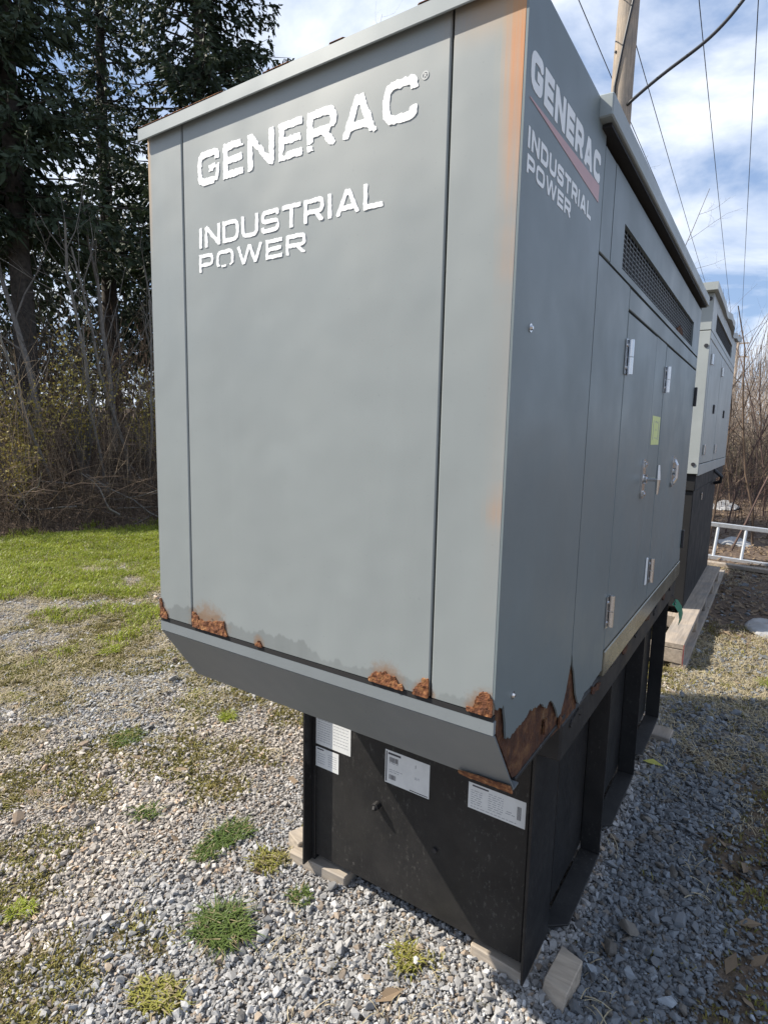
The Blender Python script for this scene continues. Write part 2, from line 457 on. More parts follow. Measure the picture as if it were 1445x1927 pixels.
def sheet(name, field, u0, u1, v0, v1, res, to3, nrm, thick, mat, parent, disp=None, label=None):
    """plate whose outline is field(u,v)=0 (kept where >0): marching squares with real edges and thickness"""
    nu = max(2, int(round((u1 - u0) / res)) + 1); nv = max(2, int(round((v1 - v0) / res)) + 1)
    us = np.linspace(u0, u1, nu); vs_ = np.linspace(v0, v1, nv)
    U, V = np.meshgrid(us, vs_, indexing='ij')
    F = np.array(field(U, V), float)
    F[0, :] = np.minimum(F[0, :], -1e-4); F[-1, :] = np.minimum(F[-1, :], -1e-4)
    F[:, 0] = np.minimum(F[:, 0], -1e-4); F[:, -1] = np.minimum(F[:, -1], -1e-4)
    verts, faces, cache = [], [], {}
    def vid(u, v):
        k = (round(u, 6), round(v, 6))
        if k not in cache: cache[k] = len(verts); verts.append((u, v))
        return cache[k]
    inside = F > 0
    full = inside[:-1, :-1] & inside[1:, :-1] & inside[1:, 1:] & inside[:-1, 1:]
    anyi = inside[:-1, :-1] | inside[1:, :-1] | inside[1:, 1:] | inside[:-1, 1:]
    walls = []
    for i in range(nu - 1):
        j = 0
        while j < nv - 1:
            if full[i, j]:
                j2 = j
                while disp is None and j2 + 1 < nv - 1 and full[i, j2 + 1]: j2 += 1
                faces.append((vid(us[i], vs_[j]), vid(us[i + 1], vs_[j]), vid(us[i + 1], vs_[j2 + 1]), vid(us[i], vs_[j2 + 1])))
                j = j2 + 1; continue
            if anyi[i, j]:
                c = [(i, j), (i + 1, j), (i + 1, j + 1), (i, j + 1)]
                poly, cut = [], []
                for k in range(4):
                    a, b2 = c[k], c[(k + 1) % 4]
                    fa, fb = F[a], F[b2]
                    if fa > 0: poly.append(vid(us[a[0]], vs_[a[1]]))
                    if (fa > 0) != (fb > 0):
                        t = fa / (fa - fb)
                        q = vid(us[a[0]] + (us[b2[0]] - us[a[0]]) * t, vs_[a[1]] + (vs_[b2[1]] - vs_[a[1]]) * t)
                        if not poly or poly[-1] != q: poly.append(q)
                        cut.append(q)
                poly = list(dict.fromkeys(poly))
                if len(poly) >= 3: faces.append(tuple(poly))
                if len(cut) == 2 and cut[0] != cut[1]: walls.append((cut[0], cut[1]))
            j += 1
    n = len(verts)
    if n == 0: return None
    nv3 = Vector(nrm)
    off = root_loc(parent) if parent is not None else Vector((0, 0, 0))
    tops = []
    for (u, v) in verts:
        h = thick + (disp(u, v) if disp else 0.0)
        tops.append(Vector(to3(u, v)) + nv3 * h - off)
    bots = [Vector(to3(u, v)) - off for (u, v) in verts]
    fs = list(faces) + [(a, b2, n + b2, n + a) for a, b2 in walls]
    me = bpy.data.meshes.new(name)
    me.from_pydata([tuple(p) for p in tops + bots], [], fs)
    bm = bmesh.new(); bm.from_mesh(me)
    loose = [v for v in bm.verts if not v.link_faces]
    bmesh.ops.delete(bm, geom=loose, context='VERTS')
    bmesh.ops.recalc_face_normals(bm, faces=bm.faces[:])
    bm.to_mesh(me); bm.free(); me.update()
    return add_obj(name, me, mat, parent, label)

def np_mesh(name, V, Fq, mat, parent=None, smooth=False):
    """V (n,3), Fq (m,k) integer faces, fast path"""
    me = bpy.data.meshes.new(name)
    V = np.asarray(V, np.float32); Fq = np.asarray(Fq, np.int32); k = Fq.shape[1]
    me.vertices.add(len(V)); me.vertices.foreach_set('co', V.ravel())
    me.loops.add(Fq.size); me.loops.foreach_set('vertex_index', Fq.ravel())
    me.polygons.add(len(Fq))
    me.polygons.foreach_set('loop_start', np.arange(0, Fq.size, k, dtype=np.int32))
    me.polygons.foreach_set('loop_total', np.full(len(Fq), k, np.int32))
    if smooth: me.polygons.foreach_set('use_smooth', np.ones(len(Fq), bool))
    me.update(calc_edges=True); me.validate()
    return add_obj(name, me, mat, parent)

class Strands:
    """many thin tubes / blades gathered into one mesh with numpy"""
    def __init__(self): self.V = []; self.F = []; self.n = 0
    def tube(self, P, r, sides=3):
        P = np.asarray(P, float); r = np.broadcast_to(np.asarray(r, float), (len(P),))
        T = np.gradient(P, axis=0); T /= (np.linalg.norm(T, axis=1, keepdims=True) + 1e-9)
        ref = np.array([0.31, 0.17, 0.93]) if abs(T[0, 2]) < 0.8 else np.array([0.9, 0.3, 0.1])
        U = np.cross(T, ref); U /= (np.linalg.norm(U, axis=1, keepdims=True) + 1e-9)
        W = np.cross(T, U)
        a = np.arange(sides) * 2 * np.pi / sides
        ring = (U[:, None, :] * np.cos(a)[None, :, None] + W[:, None, :] * np.sin(a)[None, :, None]) * r[:, None, None] + P[:, None, :]
        self.V.append(ring.reshape(-1, 3))
        m = len(P)
        i = np.arange(m - 1)[:, None]; k = np.arange(sides)[None, :]; k2 = (k + 1) % sides
        q = np.stack([i * sides + k, i * sides + k2, (i + 1) * sides + k2, (i + 1) * sides + k], -1).reshape(-1, 4)
        self.F.append(q + self.n); self.n += m * sides
    def quads(self, A, B, C, D):
        A, B, C, D = (np.asarray(a, float) for a in (A, B, C, D)); m = len(A)
        self.V.append(np.stack([A, B, C, D], 1).reshape(-1, 3))
        self.F.append(np.arange(m * 4).reshape(-1, 4) + self.n); self.n += 4 * m
    def build(self, name, mat, parent=None):
        return np_mesh(name, np.concatenate(self.V), np.concatenate(self.F), mat, parent)

def copy_tree(o, parent=None):
    c = o.copy(); COL.objects.link(c); c.parent = parent
    for ch in list(o.children): copy_tree(ch, c)
    return c

def scatter(name, pts, rot, scl, idx, variants, mat, tint=None, label=None, cat=None):
    """stuff: instances of a few variant meshes on points (geometry nodes)"""
    coll = bpy.data.collections.new(name + '_variants')
    for k, me in enumerate(variants):
        if not me.materials: me.materials.append(mat)
        coll.objects.link(bpy.data.objects.new('%s_piece_%02d' % (name, k), me))
    me = bpy.data.meshes.new(name)
    n = len(pts)
    me.vertices.add(n); me.vertices.foreach_set('co', np.asarray(pts, np.float32).ravel())
    a = me.attributes.new('rot', 'FLOAT_VECTOR', 'POINT'); a.data.foreach_set('vector', np.asarray(rot, np.float32).ravel())
    a = me.attributes.new('scl', 'FLOAT_VECTOR', 'POINT'); a.data.foreach_set('vector', np.asarray(scl, np.float32).ravel())
    a = me.attributes.new('idx', 'INT', 'POINT'); a.data.foreach_set('value', np.asarray(idx, np.int32))
    if tint is not None:
        a = me.attributes.new('tint', 'FLOAT_COLOR', 'POINT')
        a.data.foreach_set('color', np.concatenate([tint, np.ones((n, 1))], 1).astype(np.float32).ravel())
    o = add_obj(name, me, mat)
    ng = bpy.data.node_groups.new(name + '_scatter', 'GeometryNodeTree')
    ng.interface.new_socket('Geometry', in_out='INPUT', socket_type='NodeSocketGeometry')
    ng.interface.new_socket('Geometry', in_out='OUTPUT', socket_type='NodeSocketGeometry')
    N = ng.nodes; L = ng.links
    gi = N.new('NodeGroupInput'); go = N.new('NodeGroupOutput')
    ci = N.new('GeometryNodeCollectionInfo'); ci.inputs['Collection'].default_value = coll
    ci.inputs['Separate Children'].default_value = True; ci.inputs['Reset Children'].default_value = True
    iop = N.new('GeometryNodeInstanceOnPoints'); iop.inputs['Pick Instance'].default_value = True
    def na(nm, t):
        q = N.new('GeometryNodeInputNamedAttribute'); q.data_type = t; q.inputs['Name'].default_value = nm
        return q.outputs['Attribute']
    L.new(gi.outputs[0], iop.inputs['Points']); L.new(ci.outputs[0], iop.inputs['Instance'])
    L.new(na('idx', 'INT'), iop.inputs['Instance Index'])
    e2r = N.new('FunctionNodeEulerToRotation'); L.new(na('rot', 'FLOAT_VECTOR'), e2r.inputs[0])
    L.new(e2r.outputs[0], iop.inputs['Rotation'])
    L.new(na('scl', 'FLOAT_VECTOR'), iop.inputs['Scale'])
    L.new(iop.outputs[0], go.inputs[0])
    md = o.modifiers.new('scatter', 'NODES'); md.node_group = ng
    return tag(o, label, cat, None, 'stuff')

# ------------------------------------------------------------------ ground
def s_of(x, y): return -0.93 * np.asarray(x, float) + 0.36 * np.asarray(y, float)     # distance towards the wood on the left

def hgt(x, y):
    s = s_of(x, y)
    h = 1.7 * sstep(8.4, 13.5, s) + 1.2 * sstep(14, 40, s)
    h = h + 0.55 * sstep(9.5, 17, np.asarray(y, float)) * sstep(7.5, 5.0, s)
    near = sstep(3.0, 6.0, s)
    h = h + (fbm(np.asarray(x) * 0.6, np.asarray(y) * 0.6, 3) - 0.5) * (0.05 + 0.15 * near)
    h = h + (fbm(np.asarray(x) * 3, np.asarray(y) * 3, 9) - 0.5) * 0.018
    flat = sstep(0.5, 1.6, np.hypot(np.maximum(np.maximum(-np.asarray(x, float), np.asarray(x, float) - 1.05), 0),
                                    np.maximum(np.maximum(0.45 - np.asarray(y, float), np.asarray(y, float) - 7.5), 0)))
    return h * flat

MOSS = [(-1.28, 0.68, 0.18), (-0.95, 0.73, 0.22), (-1.31, 1.18, 0.18), (-1.76, 0.33, 0.14), (-1.33, 0.4, 0.17), (-1.31, 0.15, 0.14), (-1.0, 0.32, 0.10), (-0.87, 0.01, 0.15),
        (-0.66, -0.16, 0.13), (-0.08, 0.48, 0.07), (-0.21, -0.01, 0.07), (-0.07, -0.01, 0.06), (-0.33, -0.25, 0.13), (-0.19, -0.27, 0.11), (0.05, -0.09, 0.08), (0.59, 0.43, 0.06),
        (-1.62, 1.52, 0.24), (-1.1, 1.5, 0.22), (-0.73, 0.94, 0.16), (-0.6, 0.66, 0.13), (-2.06, 1.42, 0.26), (-2.44, 1.26, 0.26), (-0.83, 1.44, 0.15), (-2.07, 0.7, 0.16), (-2.7, 0.8, 0.3), (-2.9, 1.6, 0.35)]

def covers(x, y):
    """lawn, moss / thin growth, leaf litter: 0..1"""
    x = np.asarray(x, float); y = np.asarray(y, float)
    s = s_of(x, y)
    n1 = fbm(x * 1.1, y * 1.1, 21); n2 = fbm(x * 2.6, y * 2.6, 31, 5); n3 = fbm(x * 0.7 + 5, y * 0.7, 41)
    lawn = sstep(4.5, 5.3, s + (n2 - 0.5) * 4.2)
    lawn = np.maximum(lawn, 0.55 * sstep(0.57, 0.66, n2) * sstep(2.4, 3.8, s))
    lawn = lawn * sstep(8.9, 8.2, s + (n2 - 0.5) * 1.6)
    strawy = sstep(1.4, 3.0, s + (n1 - 0.5) * 1.6)
    n4 = fbm(x * 9, y * 9, 37, 3)
    patch = np.zeros_like(x)
    for (mx, my, mr) in MOSS:
        patch = np.maximum(patch, sstep(1.25, 0.75, np.hypot(x - mx, y - my) / mr + (n4 - 0.5) * 1.5))
    moss = np.clip(patch + 0.85 * strawy * sstep(0.42, 0.58, n2), 0, 1)
    right = sstep(1.18, 1.42, x - 0.1 * sstep(2, 0.6, y) + (n2 - 0.5) * 1.1) * sstep(0.2, 1.0, y)
    far = sstep(1.9, 2.6, y + (n1 - 0.5) * 1.0) * sstep(0.6, 0.9, x)
    moss = np.maximum(moss, 0.75 * np.maximum(right, far))
    moss = np.maximum(moss, 0.8 * sstep(2.4, 3.4, y) * sstep(3.5, 2.0, s))
    litter = np.maximum(sstep(8.2, 8.8, s + (n2 - 0.5) * 1.6), sstep(4.1, 4.9, y + (n2 - 0.5) * 0.8) * sstep(6.5, 5.0, s))
    litter = np.maximum(litter * 1.0, 0.8 * right * sstep(3.0, 2.2, y))
    return lawn, moss, litter

def graded(lo, hi, a, b, step, grow):
    """coordinates dense between a and b, widening outwards"""
    c = list(np.arange(a, b + 1e-6, step)); d = step; v = b
    while v < hi: d *= grow; v += d; c.append(v)
    d = step; v = a; pre = []
    while v > lo: d *= grow; v -= d; pre.append(v)
    return np.array(pre[::-1] + c)

gx = graded(-420, 320, -9.6, 3.2, 0.055, 1.16); gy = graded(-160, 620, -1.2, 9.5, 0.055, 1.16)
GX, GY = np.meshgrid(gx, gy, indexing='ij')
GH = hgt(GX, GY)
nx, ny = GX.shape
ids = np.arange(nx * ny).reshape(nx, ny)
gf = np.stack([ids[:-1, :-1], ids[1:, :-1], ids[1:, 1:], ids[:-1, 1:]], -1).reshape(-1, 4)
ground = np_mesh('ground', np.stack([GX, GY, GH], -1).reshape(-1, 3), gf, M['ground'], None, True)
tag(ground, 'gravel yard with mossy soil, lawn strip and leaf litter', 'ground', None, 'structure')
lw, ms, lt = covers(GX, GY)
ca = ground.data.attributes.new('cover', 'FLOAT_COLOR', 'POINT')
ca.data.foreach_set('color', np.stack([lw, ms, lt, np.ones_like(lw)], -1).astype(np.float32).ravel())

# gravel: crushed stone
def hull_stone(seed, flat):
    r = random.Random(seed); bm = bmesh.new()
    for _ in range(13):
        v = Vector((r.gauss(0, 1), r.gauss(0, 1), r.gauss(0, 1))).normalized() * r.uniform(0.75, 1.0)
        bm.verts.new((v.x * 0.5 * r.uniform(0.9, 1.15), v.y * 0.5 * 0.78, v.z * 0.5 * flat))
    res = bmesh.ops.convex_hull(bm, input=bm.verts[:])
    bmesh.ops.delete(bm, geom=[v for v in bm.verts if not v.link_faces], context='VERTS')
    bmesh.ops.recalc_face_normals(bm, faces=bm.faces[:])
    me = bpy.data.meshes.new('stone'); bm.to_mesh(me); bm.free(); return me
stones = [hull_stone(100 + k, 0.45 + 0.07 * (k % 5)) for k in range(9)]

def seen(x, y, z=0.0, m=60):
    """is the place inside the picture (with a margin in photo pixels)"""
    R = np.array(cam.rotation_euler.to_matrix()); C = np.array(cam.location)
    P = np.stack([x, y, np.broadcast_to(z, np.shape(x))], -1) - C
    q = P @ R
    w = -q[..., 2]; ok = w > 0.1
    w = np.where(ok, w, 1.0)
    u = 722.5 + 1099.19 * q[..., 0] / w; v = 963.5 - 1099.19 * q[..., 1] / w
    return ok & (u > -m) & (u < 1445 + m) & (v > -m) & (v < 1927 + m)

def gravel_points(n, x0, x1, y0, y1, keep):
    x = nr.uniform(x0, x1, n); y = nr.uniform(y0, y1, n)
    k = seen(x, y, 0.0, 140) & (nr.random(n) < keep(x, y))
    inside = (x > 0.10) & (x < 0.9) & (y > 0.62) & (y < 2.5)
    return x[k & ~inside], y[k & ~inside]

def gkeep(x, y):
    l, m, t = covers(x, y)
    d = np.hypot(x - 1.39, y + 0.98)
    return np.clip((1 - l) ** 2 * (1 - np.where(x > 0.95, 0.8, 0.55) * m) * (1 - 0.85 * t), 0.015, 1) * np.clip((2.4 / np.maximum(d, .1)) ** 1.25, 0.03, 1)

xa, ya = gravel_points(950000, -7.5, 3.2, -1.2, 8.0, gkeep)
xb, yb = gravel_points(320000, -2.2, 2.0, -0.9, 3.0, gkeep)
px_ = np.concatenate([xa, xb]); py_ = np.concatenate([ya, yb]); n = len(px_)
dd_ = np.hypot(px_ - 1.39, py_ + 0.98)
size = np.clip(nr.lognormal(math.log(0.0096), 0.42, n), 0.005, 0.034) * np.maximum(1, dd_ / 2.4) ** .55
coarse = sstep(0.75, 1.2, px_) + sstep(0.56, 0.66, fbm(px_ * .9 + 3, py_ * .9 + 8, 66)) * .5 + sstep(.1, .6, px_) * sstep(.3, 0., py_) * .6
size = size * (1 + 0.5 * np.minimum(coarse, 1))
size = np.where(nr.random(n) < 0.006, size * 2.0, size)
layer = np.arange(n) >= len(xa)
pz = hgt(px_, py_) + size * np.where(layer, 0.38, 0.16)
rot = np.stack([nr.normal(0, 0.35, n), nr.normal(0, 0.35, n), nr.uniform(0, 6.28, n)], -1)
scl = np.stack([size * nr.uniform(0.85, 1.35, n), size * nr.uniform(0.85, 1.2, n), size * nr.uniform(0.8, 1.2, n)], -1)
tone = np.clip(nr.normal(0.37, 0.10, n), 0.12, 0.66)
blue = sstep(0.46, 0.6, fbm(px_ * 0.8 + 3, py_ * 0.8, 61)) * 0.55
blue = np.maximum(blue, sstep(0.9, 1.05, px_))  # stones beside the generator tinted cool to imitate its bluish shade
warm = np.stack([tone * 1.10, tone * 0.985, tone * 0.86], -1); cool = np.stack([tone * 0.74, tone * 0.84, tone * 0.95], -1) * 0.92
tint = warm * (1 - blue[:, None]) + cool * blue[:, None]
tint *= (1 - 0.45 * sstep(0.93, 1.1, px_))[:, None]  # generator's shade deepened by darkening the stone colour there
brown = nr.random(n) < 0.12
tint[brown] = tint[brown] * np.array([0.85, 0.68, 0.52])
pale = nr.random(n) < 0.05
tint[pale] = np.clip(tint[pale] * 1.6, 0, 0.75)
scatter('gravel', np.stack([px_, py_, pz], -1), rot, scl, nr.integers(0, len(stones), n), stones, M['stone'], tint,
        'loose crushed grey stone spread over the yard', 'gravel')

# ------------------------------------------------------------------ grass
def blade_clump(seed, nb, h, spread, lean, w):
    r = np.random.default_rng(seed); S = Strands()
    a = r.uniform(0, 6.28, nb); rr = spread * np.sqrt(r.random(nb))
    bx_, by_ = rr * np.cos(a), rr * np.sin(a)
    hh = h * r.uniform(0.55, 1.1, nb); la = a + r.normal(0, 1.9, nb); ll = lean * r.uniform(0.3, 1.2, nb) * hh
    wd = w * r.uniform(0.7, 1.3, nb); pa = la + 1.57
    base = np.stack([bx_, by_, np.full(nb, -0.004)], -1)
    side = np.stack([np.cos(pa), np.sin(pa), np.zeros(nb)], -1) * wd[:, None] * 0.5
    mid = base + np.stack([np.cos(la) * ll * 0.35, np.sin(la) * ll * 0.35, hh * 0.6], -1)
    tip = base + np.stack([np.cos(la) * ll, np.sin(la) * ll, hh * (1 - 0.35 * np.minimum(ll / hh, 1))], -1)
    S.quads(base - side, base + side, mid + side * 0.8, mid - side * 0.8)
    S.quads(mid - side * 0.8, mid + side * 0.8, tip + side * 0.08, tip - side * 0.08)
    return S

def strands_mesh(S, name):
    me = bpy.data.meshes.new(name)
    V = np.concatenate(S.V); F = np.concatenate(S.F)
    me.from_pydata(V.tolist(), [], F.tolist()); me.update(); return me

clumps = [strands_mesh(blade_clump(300 + k, 22, 0.055, 0.05, 0.8, 0.005), 'grass_clump') for k in range(5)]
n = 60000
x = nr.uniform(-11, -1.5, n); y = nr.uniform(-1.5, 9, n)
l, m_, t_ = covers(x, y)
k = seen(x, y, 0, 60) & (nr.random(n) < l * 0.95)
x, y = x[k], y[k]; n = len(x)
sc = nr.uniform(0.6, 1.45, n) * (0.7 + 0.9 * fbm(x * 1.5, y * 1.5, 77))
scatter('lawn_grass', np.stack([x, y, hgt(x, y)], -1), np.stack([nr.normal(0, .12, n), nr.normal(0, .12, n), nr.uniform(0, 6.28, n)], -1),
        np.stack([sc, sc, sc * nr.uniform(.7, 1.3, n)], -1), nr.integers(0, 5, n), clumps, M['grass'], None,
        'short bright green lawn grass in front of the wood', 'grass')

# short olive growth over the mossy patches and dry straw
mclumps = [strands_mesh(blade_clump(340 + k, 16, 0.02, 0.035, 1.1, 0.0045), 'moss_clump') for k in range(4)]
n = 110000
x = nr.uniform(-6.5, 3.2, n); y = nr.uniform(-1.0, 5.0, n)
l, m_, t_ = covers(x, y)
k = seen(x, y, 0, 60) & (nr.random(n) < (m_ * np.where(x > 0.95, 0.13, 0.5) + 0.006) * (1 - l)) & ~((x > 0.02) & (x < 0.98) & (y > 0.5) & (y < 2.7))
x, y = x[k], y[k]; n = len(x)
sc = nr.uniform(0.6, 1.5, n)
scatter('moss_growth', np.stack([x, y, hgt(x, y) + 0.004], -1), np.stack([nr.normal(0, .2, n), nr.normal(0, .2, n), nr.uniform(0, 6.28, n)], -1),
        np.stack([sc, sc, sc], -1), nr.integers(0, 4, n), mclumps, M['moss'], None,
        'low olive moss and thin growth between the stones', 'moss')

def straw_piece(seed):
    r = np.random.default_rng(seed); S = Strands()
    for _ in range(9):
        a = r.uniform(0, 6.28); L = r.uniform(0.02, 0.06); c = r.normal(0, 0.03, 2)
        t = np.linspace(-0.5, 0.5, 4)
        P = np.stack([c[0] + np.cos(a) * L * t, c[1] + np.sin(a) * L * t, 0.012 + 0.012 * r.random() - 0.03 * t * t + t * r.normal(0, .012)], -1)
        sd = np.array([-np.sin(a), np.cos(a), 0]) * r.uniform(0.0006, 0.0014)
        S.quads(P[:-1] - sd, P[:-1] + sd, P[1:] + sd, P[1:] - sd)
    return strands_mesh(S, 'straw_piece')
straws = [straw_piece(380 + k) for k in range(6)]
n = 60000
x = nr.uniform(-6.5, 3.4, n); y = nr.uniform(-1.0, 8.0, n)
s = s_of(x, y)
l, m_, t_ = covers(x, y)
wgt = 0.75 * sstep(0.7, 2.6, s) * (1 - l * 0.7) + 0.02 + 1.0 * sstep(1.6, 2.6, y) * (x > 0.9) * sstep(5.2, 4.2, y)
k = seen(x, y, 0, 60) & (nr.random(n) < wgt * 0.8) & (s < 8.4) & ~((x > 0.02) & (x < 0.98) & (y > 0.5) & (y < 2.7))
x, y = x[k], y[k]; n = len(x)
sc = nr.uniform(0.6, 1.3, n)
scatter('dry_straw', np.stack([x, y, hgt(x, y) + 0.004], -1), np.stack([nr.normal(0, .15, n), nr.normal(0, .15, n), nr.uniform(0, 6.28, n)], -1),
        np.stack([sc, sc, sc], -1), nr.integers(0, 6, n), straws, M['straw'], None,
        'dry pale straw lying over gravel and thin turf', 'straw')

# dead leaves on the litter
def leaf_piece(seed):
    r = np.random.default_rng(seed); S = Strands(); L = 0.035; W = 0.014
    c = r.uniform(-0.012, 0.016)
    A = np.array([[-L, 0, 0.004], [0, -W, c]]); B = np.array([[0, -W, c], [L, 0, 0.0]])
    S.quads([[-L, 0, .004]], [[0, -W, c]], [[L, 0, .002]], [[0, 0, .001]])
    S.quads([[-L, 0, .004]], [[0, 0, .001]], [[L, 0, .002]], [[0, W, c * .7]])
    return strands_mesh(S, 'leaf_piece')
leaves = [leaf_piece(420 + k) for k in range(5)]
n = 50000
x = nr.uniform(-14, 5.0, n); y = nr.uniform(0, 17, n)
l, m_, t_ = covers(x, y)
k = seen(x, y, 0.3, 60) & (nr.random(n) < np.maximum(t_ * 0.8, 0.02))
x, y = x[k], y[k]; n = len(x); sc = nr.uniform(0.6, 1.6, n)
scatter('leaf_litter', np.stack([x, y, hgt(x, y) + 0.008], -1), np.stack([nr.normal(0, .4, n), nr.normal(0, .4, n), nr.uniform(0, 6.28, n)], -1),
        np.stack([sc, sc, sc], -1), nr.integers(0, 5, n), leaves, M['dead_leaf'], None,
        'brown dead leaves carpeting the ground under the brush', 'leaves')

# single grass tufts growing in the gravel
TUFTS = [  # x, y, height, spread, blades, material, label
    (0.032, 0.175, 0.085, 0.085, 260, 'tuft', 'largest dark green grass tuft in the gravel, nearest the tank front'),
    (-0.30, 0.50, 0.06, 0.07, 130, 'tuft', 'upper of two touching green tufts left of the fuel tank'),
    (-0.29, 0.38, 0.055, 0.065, 120, 'tuft', 'lower of two touching green tufts left of the fuel tank'),
    (-0.69, 0.385, 0.05, 0.055, 60, 'tuft', 'thin pale green tuft on open gravel, further out from the touching pair'),
    (-2.50, 1.34, 0.075, 0.06, 80, 'grass', 'bright green tuft near the lawn edge, farthest tuft in the gravel'),
    (-1.055, 1.16, 0.07, 0.06, 70, 'grass', 'bright green tuft just below the overhanging skirt'),
    (-1.303, 0.692, 0.05, 0.09, 130, 'tuft', 'broad low green tuft beside a brown mossy patch'),
    (-0.078, 0.478, 0.04, 0.06, 60, 'tuft_yellow', 'small yellow green weed tuft left of the wooden board'),
    (0.148, 0.42, 0.05, 0.05, 60, 'tuft', 'sparse green tuft close to the left wooden board'),
    (0.582, 0.429, 0.05, 0.05, 70, 'tuft_yellow', 'reddish yellow weed directly in front of the tank panel'),
    (0.052, -0.088, 0.05, 0.06, 90, 'tuft_yellow', 'yellowed tuft low at the bottom edge of the picture'),
    (-0.58, -0.164, 0.05, 0.05, 80, 'grass', 'small vivid green tuft at the left picture edge'),
    (-1.45, 1.25, 0.045, 0.07, 60, 'tuft_yellow', 'flat olive yellow tuft on the straw covered gravel'),
    (-2.30, 0.55, 0.04, 0.08, 70, 'tuft_yellow', 'low yellowish tuft left of the broad green one'),
    (1.52, 3.62, 0.07, 0.10, 90, 'grass', 'sunlit green tuft right of the pallet end'),
]
for i, (x, y, h, sp, nb, mt, lab) in enumerate(TUFTS):
    S = blade_clump(500 + i, int(nb * 2.4), h * .68, sp, 1.6, 0.0058)
    o = S.build('grass_tuft', M[mt]); o.location = (x, y, float(hgt(x, y)) + 0.005)
    o.rotation_euler.z = i * 1.3; o.scale = (1.0 + .3 * math.sin(i * 2.1), 0.85, 1.0)
    tag(o, lab, 'grass tuft', 'grass tufts in the gravel')

# ------------------------------------------------------------------ lettering
def rounded(path, r):
    out = [np.array(path[0], float)]
    for i in range(1, len(path) - 1):
        p, a, b = (np.array(q, float) for q in (path[i], path[i - 1], path[i + 1]))
        da = (a - p); db = (b - p); la, lb = np.linalg.norm(da), np.linalg.norm(db)
        rr = min(r, la * 0.49, lb * 0.49); s_, e_ = p + da / la * rr, p + db / lb * rr
        for t in np.linspace(0, 1, 5):
            out.append((1 - t) ** 2 * s_ + 2 * t * (1 - t) * p + t * t * e_)
    out.append(np.array(path[-1], float)); return out

def glyph(ch, w, t):
    """list of centre-line paths in a w x 1 box for stroke thickness t; second item: closed ends square"""
    l, r, T, B = t / 2, w - t / 2, 1 - t / 2, t / 2
    R = 0.26
    G = {
        'G': [rounded([(r, .70), (r, T), (l, T), (l, B), (r, B), (r, .50)], R), [(r + t / 2, .46), (w * .52, .46)]],
        'E': [[(w, T), (0, T)], [(l, 0), (l, 1)], [(w, B), (0, B)], [(l, .5), (w * .94, .5)]],
        'N': [[(l, 0), (l, 1)], [(l * 1.1, 1 - t * .25), (r, t * .25)], [(r, 0), (r, 1)]],
        'R': [[(l, 0), (l, 1)], rounded([(0, T), (r, T), (r, .44), (0, .44)], .2), [(w * .58, .42), (r + t * .05, 0)]],
        'A': [[(t * .52, 0), (w / 2 - t * .12, 1)], [(w - t * .52, 0), (w / 2 + t * .12, 1)], [(w * .26, .27), (w * .74, .27)]],
        'C': [rounded([(r, .69), (r, T), (l, T), (l, B), (r, B), (r, .31)], R)],
        'I': [[(w / 2, 0), (w / 2, 1)]],
        'D': [[(l, 0), (l, 1)], rounded([(0, T), (r, T), (r, B), (0, B)], .3)],
        'U': [rounded([(l, 1), (l, B), (r, B), (r, 1)], .28)],
        'S': [rounded([(r, .72), (r, T), (l, T), (l, .5), (r, .5), (r, B), (l, B), (l, .28)], .2)],
        'T': [[(0, T), (w, T)], [(w / 2, 0), (w / 2, 1)]],
        'L': [[(l, 0), (l, 1)], [(0, B), (w, B)]],
        'P': [[(l, 0), (l, 1)], rounded([(0, T), (r, T), (r, .4), (0, .4)], .2)],
        'O': [rounded([(w / 2, T), (l, T), (l, B), (r, B), (r, T), (w / 2 - .01, T)], .28)],
        'W': [[(t * .5, 1), (w * .27, 0)], [(w * .27, 0), (w * .5, 1)], [(w * .5, 1), (w * .73, 0)], [(w * .73, 0), (w - t * .5, 1)]],
    }
    return G[ch]

def glyph_field(ch, w, t, su, sv, u0, v0, peel=None):
    paths = glyph(ch, w, t)
    def field(U, V):
        x = (U - u0) / su; y = (V - v0) / sv
        d = np.full(x.shape, 9.0)
        for P in paths:
            P = [np.asarray(p, float) for p in P]
            for i in range(len(P) - 1):
                a, b = P[i], P[i + 1]; ab = b - a; L = np.linalg.norm(ab)
                if L < 1e-6: continue
                e = ab / L; c = (a + b) / 2
                al = np.abs((x - c[0]) * e[0] + (y - c[1]) * e[1]) - L / 2
                pe = np.abs(-(x - c[0]) * e[1] + (y - c[1]) * e[0]) - t / 2
                d = np.minimum(d, np.maximum(al, pe))
                if i > 0: d = np.minimum(d, np.hypot(x - a[0], y - a[1]) - t / 2)
        d = np.maximum(d, np.maximum(y - 1, -y))
        f = -d
        if peel: f = f - peel(U, V)
        return f
    return field

def lettering(word, widths, u0, u1, v0, v1, t, gap, res, to3, nrm, thick, mat, parent, peel=None, disp=None):
    tot = sum(widths) + gap * (len(word) - 1)
    k = (u1 - u0) / tot; u = u0; h = v1 - v0
    for i, ch in enumerate(word):
        w = widths[i]; su = k if True else h
        # stroke keeps the height's scale: glyph box is w*k wide, h tall
        asp = w * k / h
        sheet('letter', glyph_field(ch, asp, t, h, h, u, v0, (lambda U, V, i=i: peel(U, V, i)) if peel else None),
              u - 0.006, u + w * k + 0.006, v0 - 0.006, v1 + 0.006, res, to3, nrm, thick, mat, parent, disp)
        u += (w + gap) * k

# ------------------------------------------------------------------ the near generator
gen = empty('generator', (0.5, 1.55, 0), 'large weathered grey generator with peeling white lettering and rusted lower corner', 'generator')
def fb(x0, x1, y0, y1, z0, z1): return (x0, x1, y0, y1, z0 + GZ, z1 + GZ)
X1 = 1.0
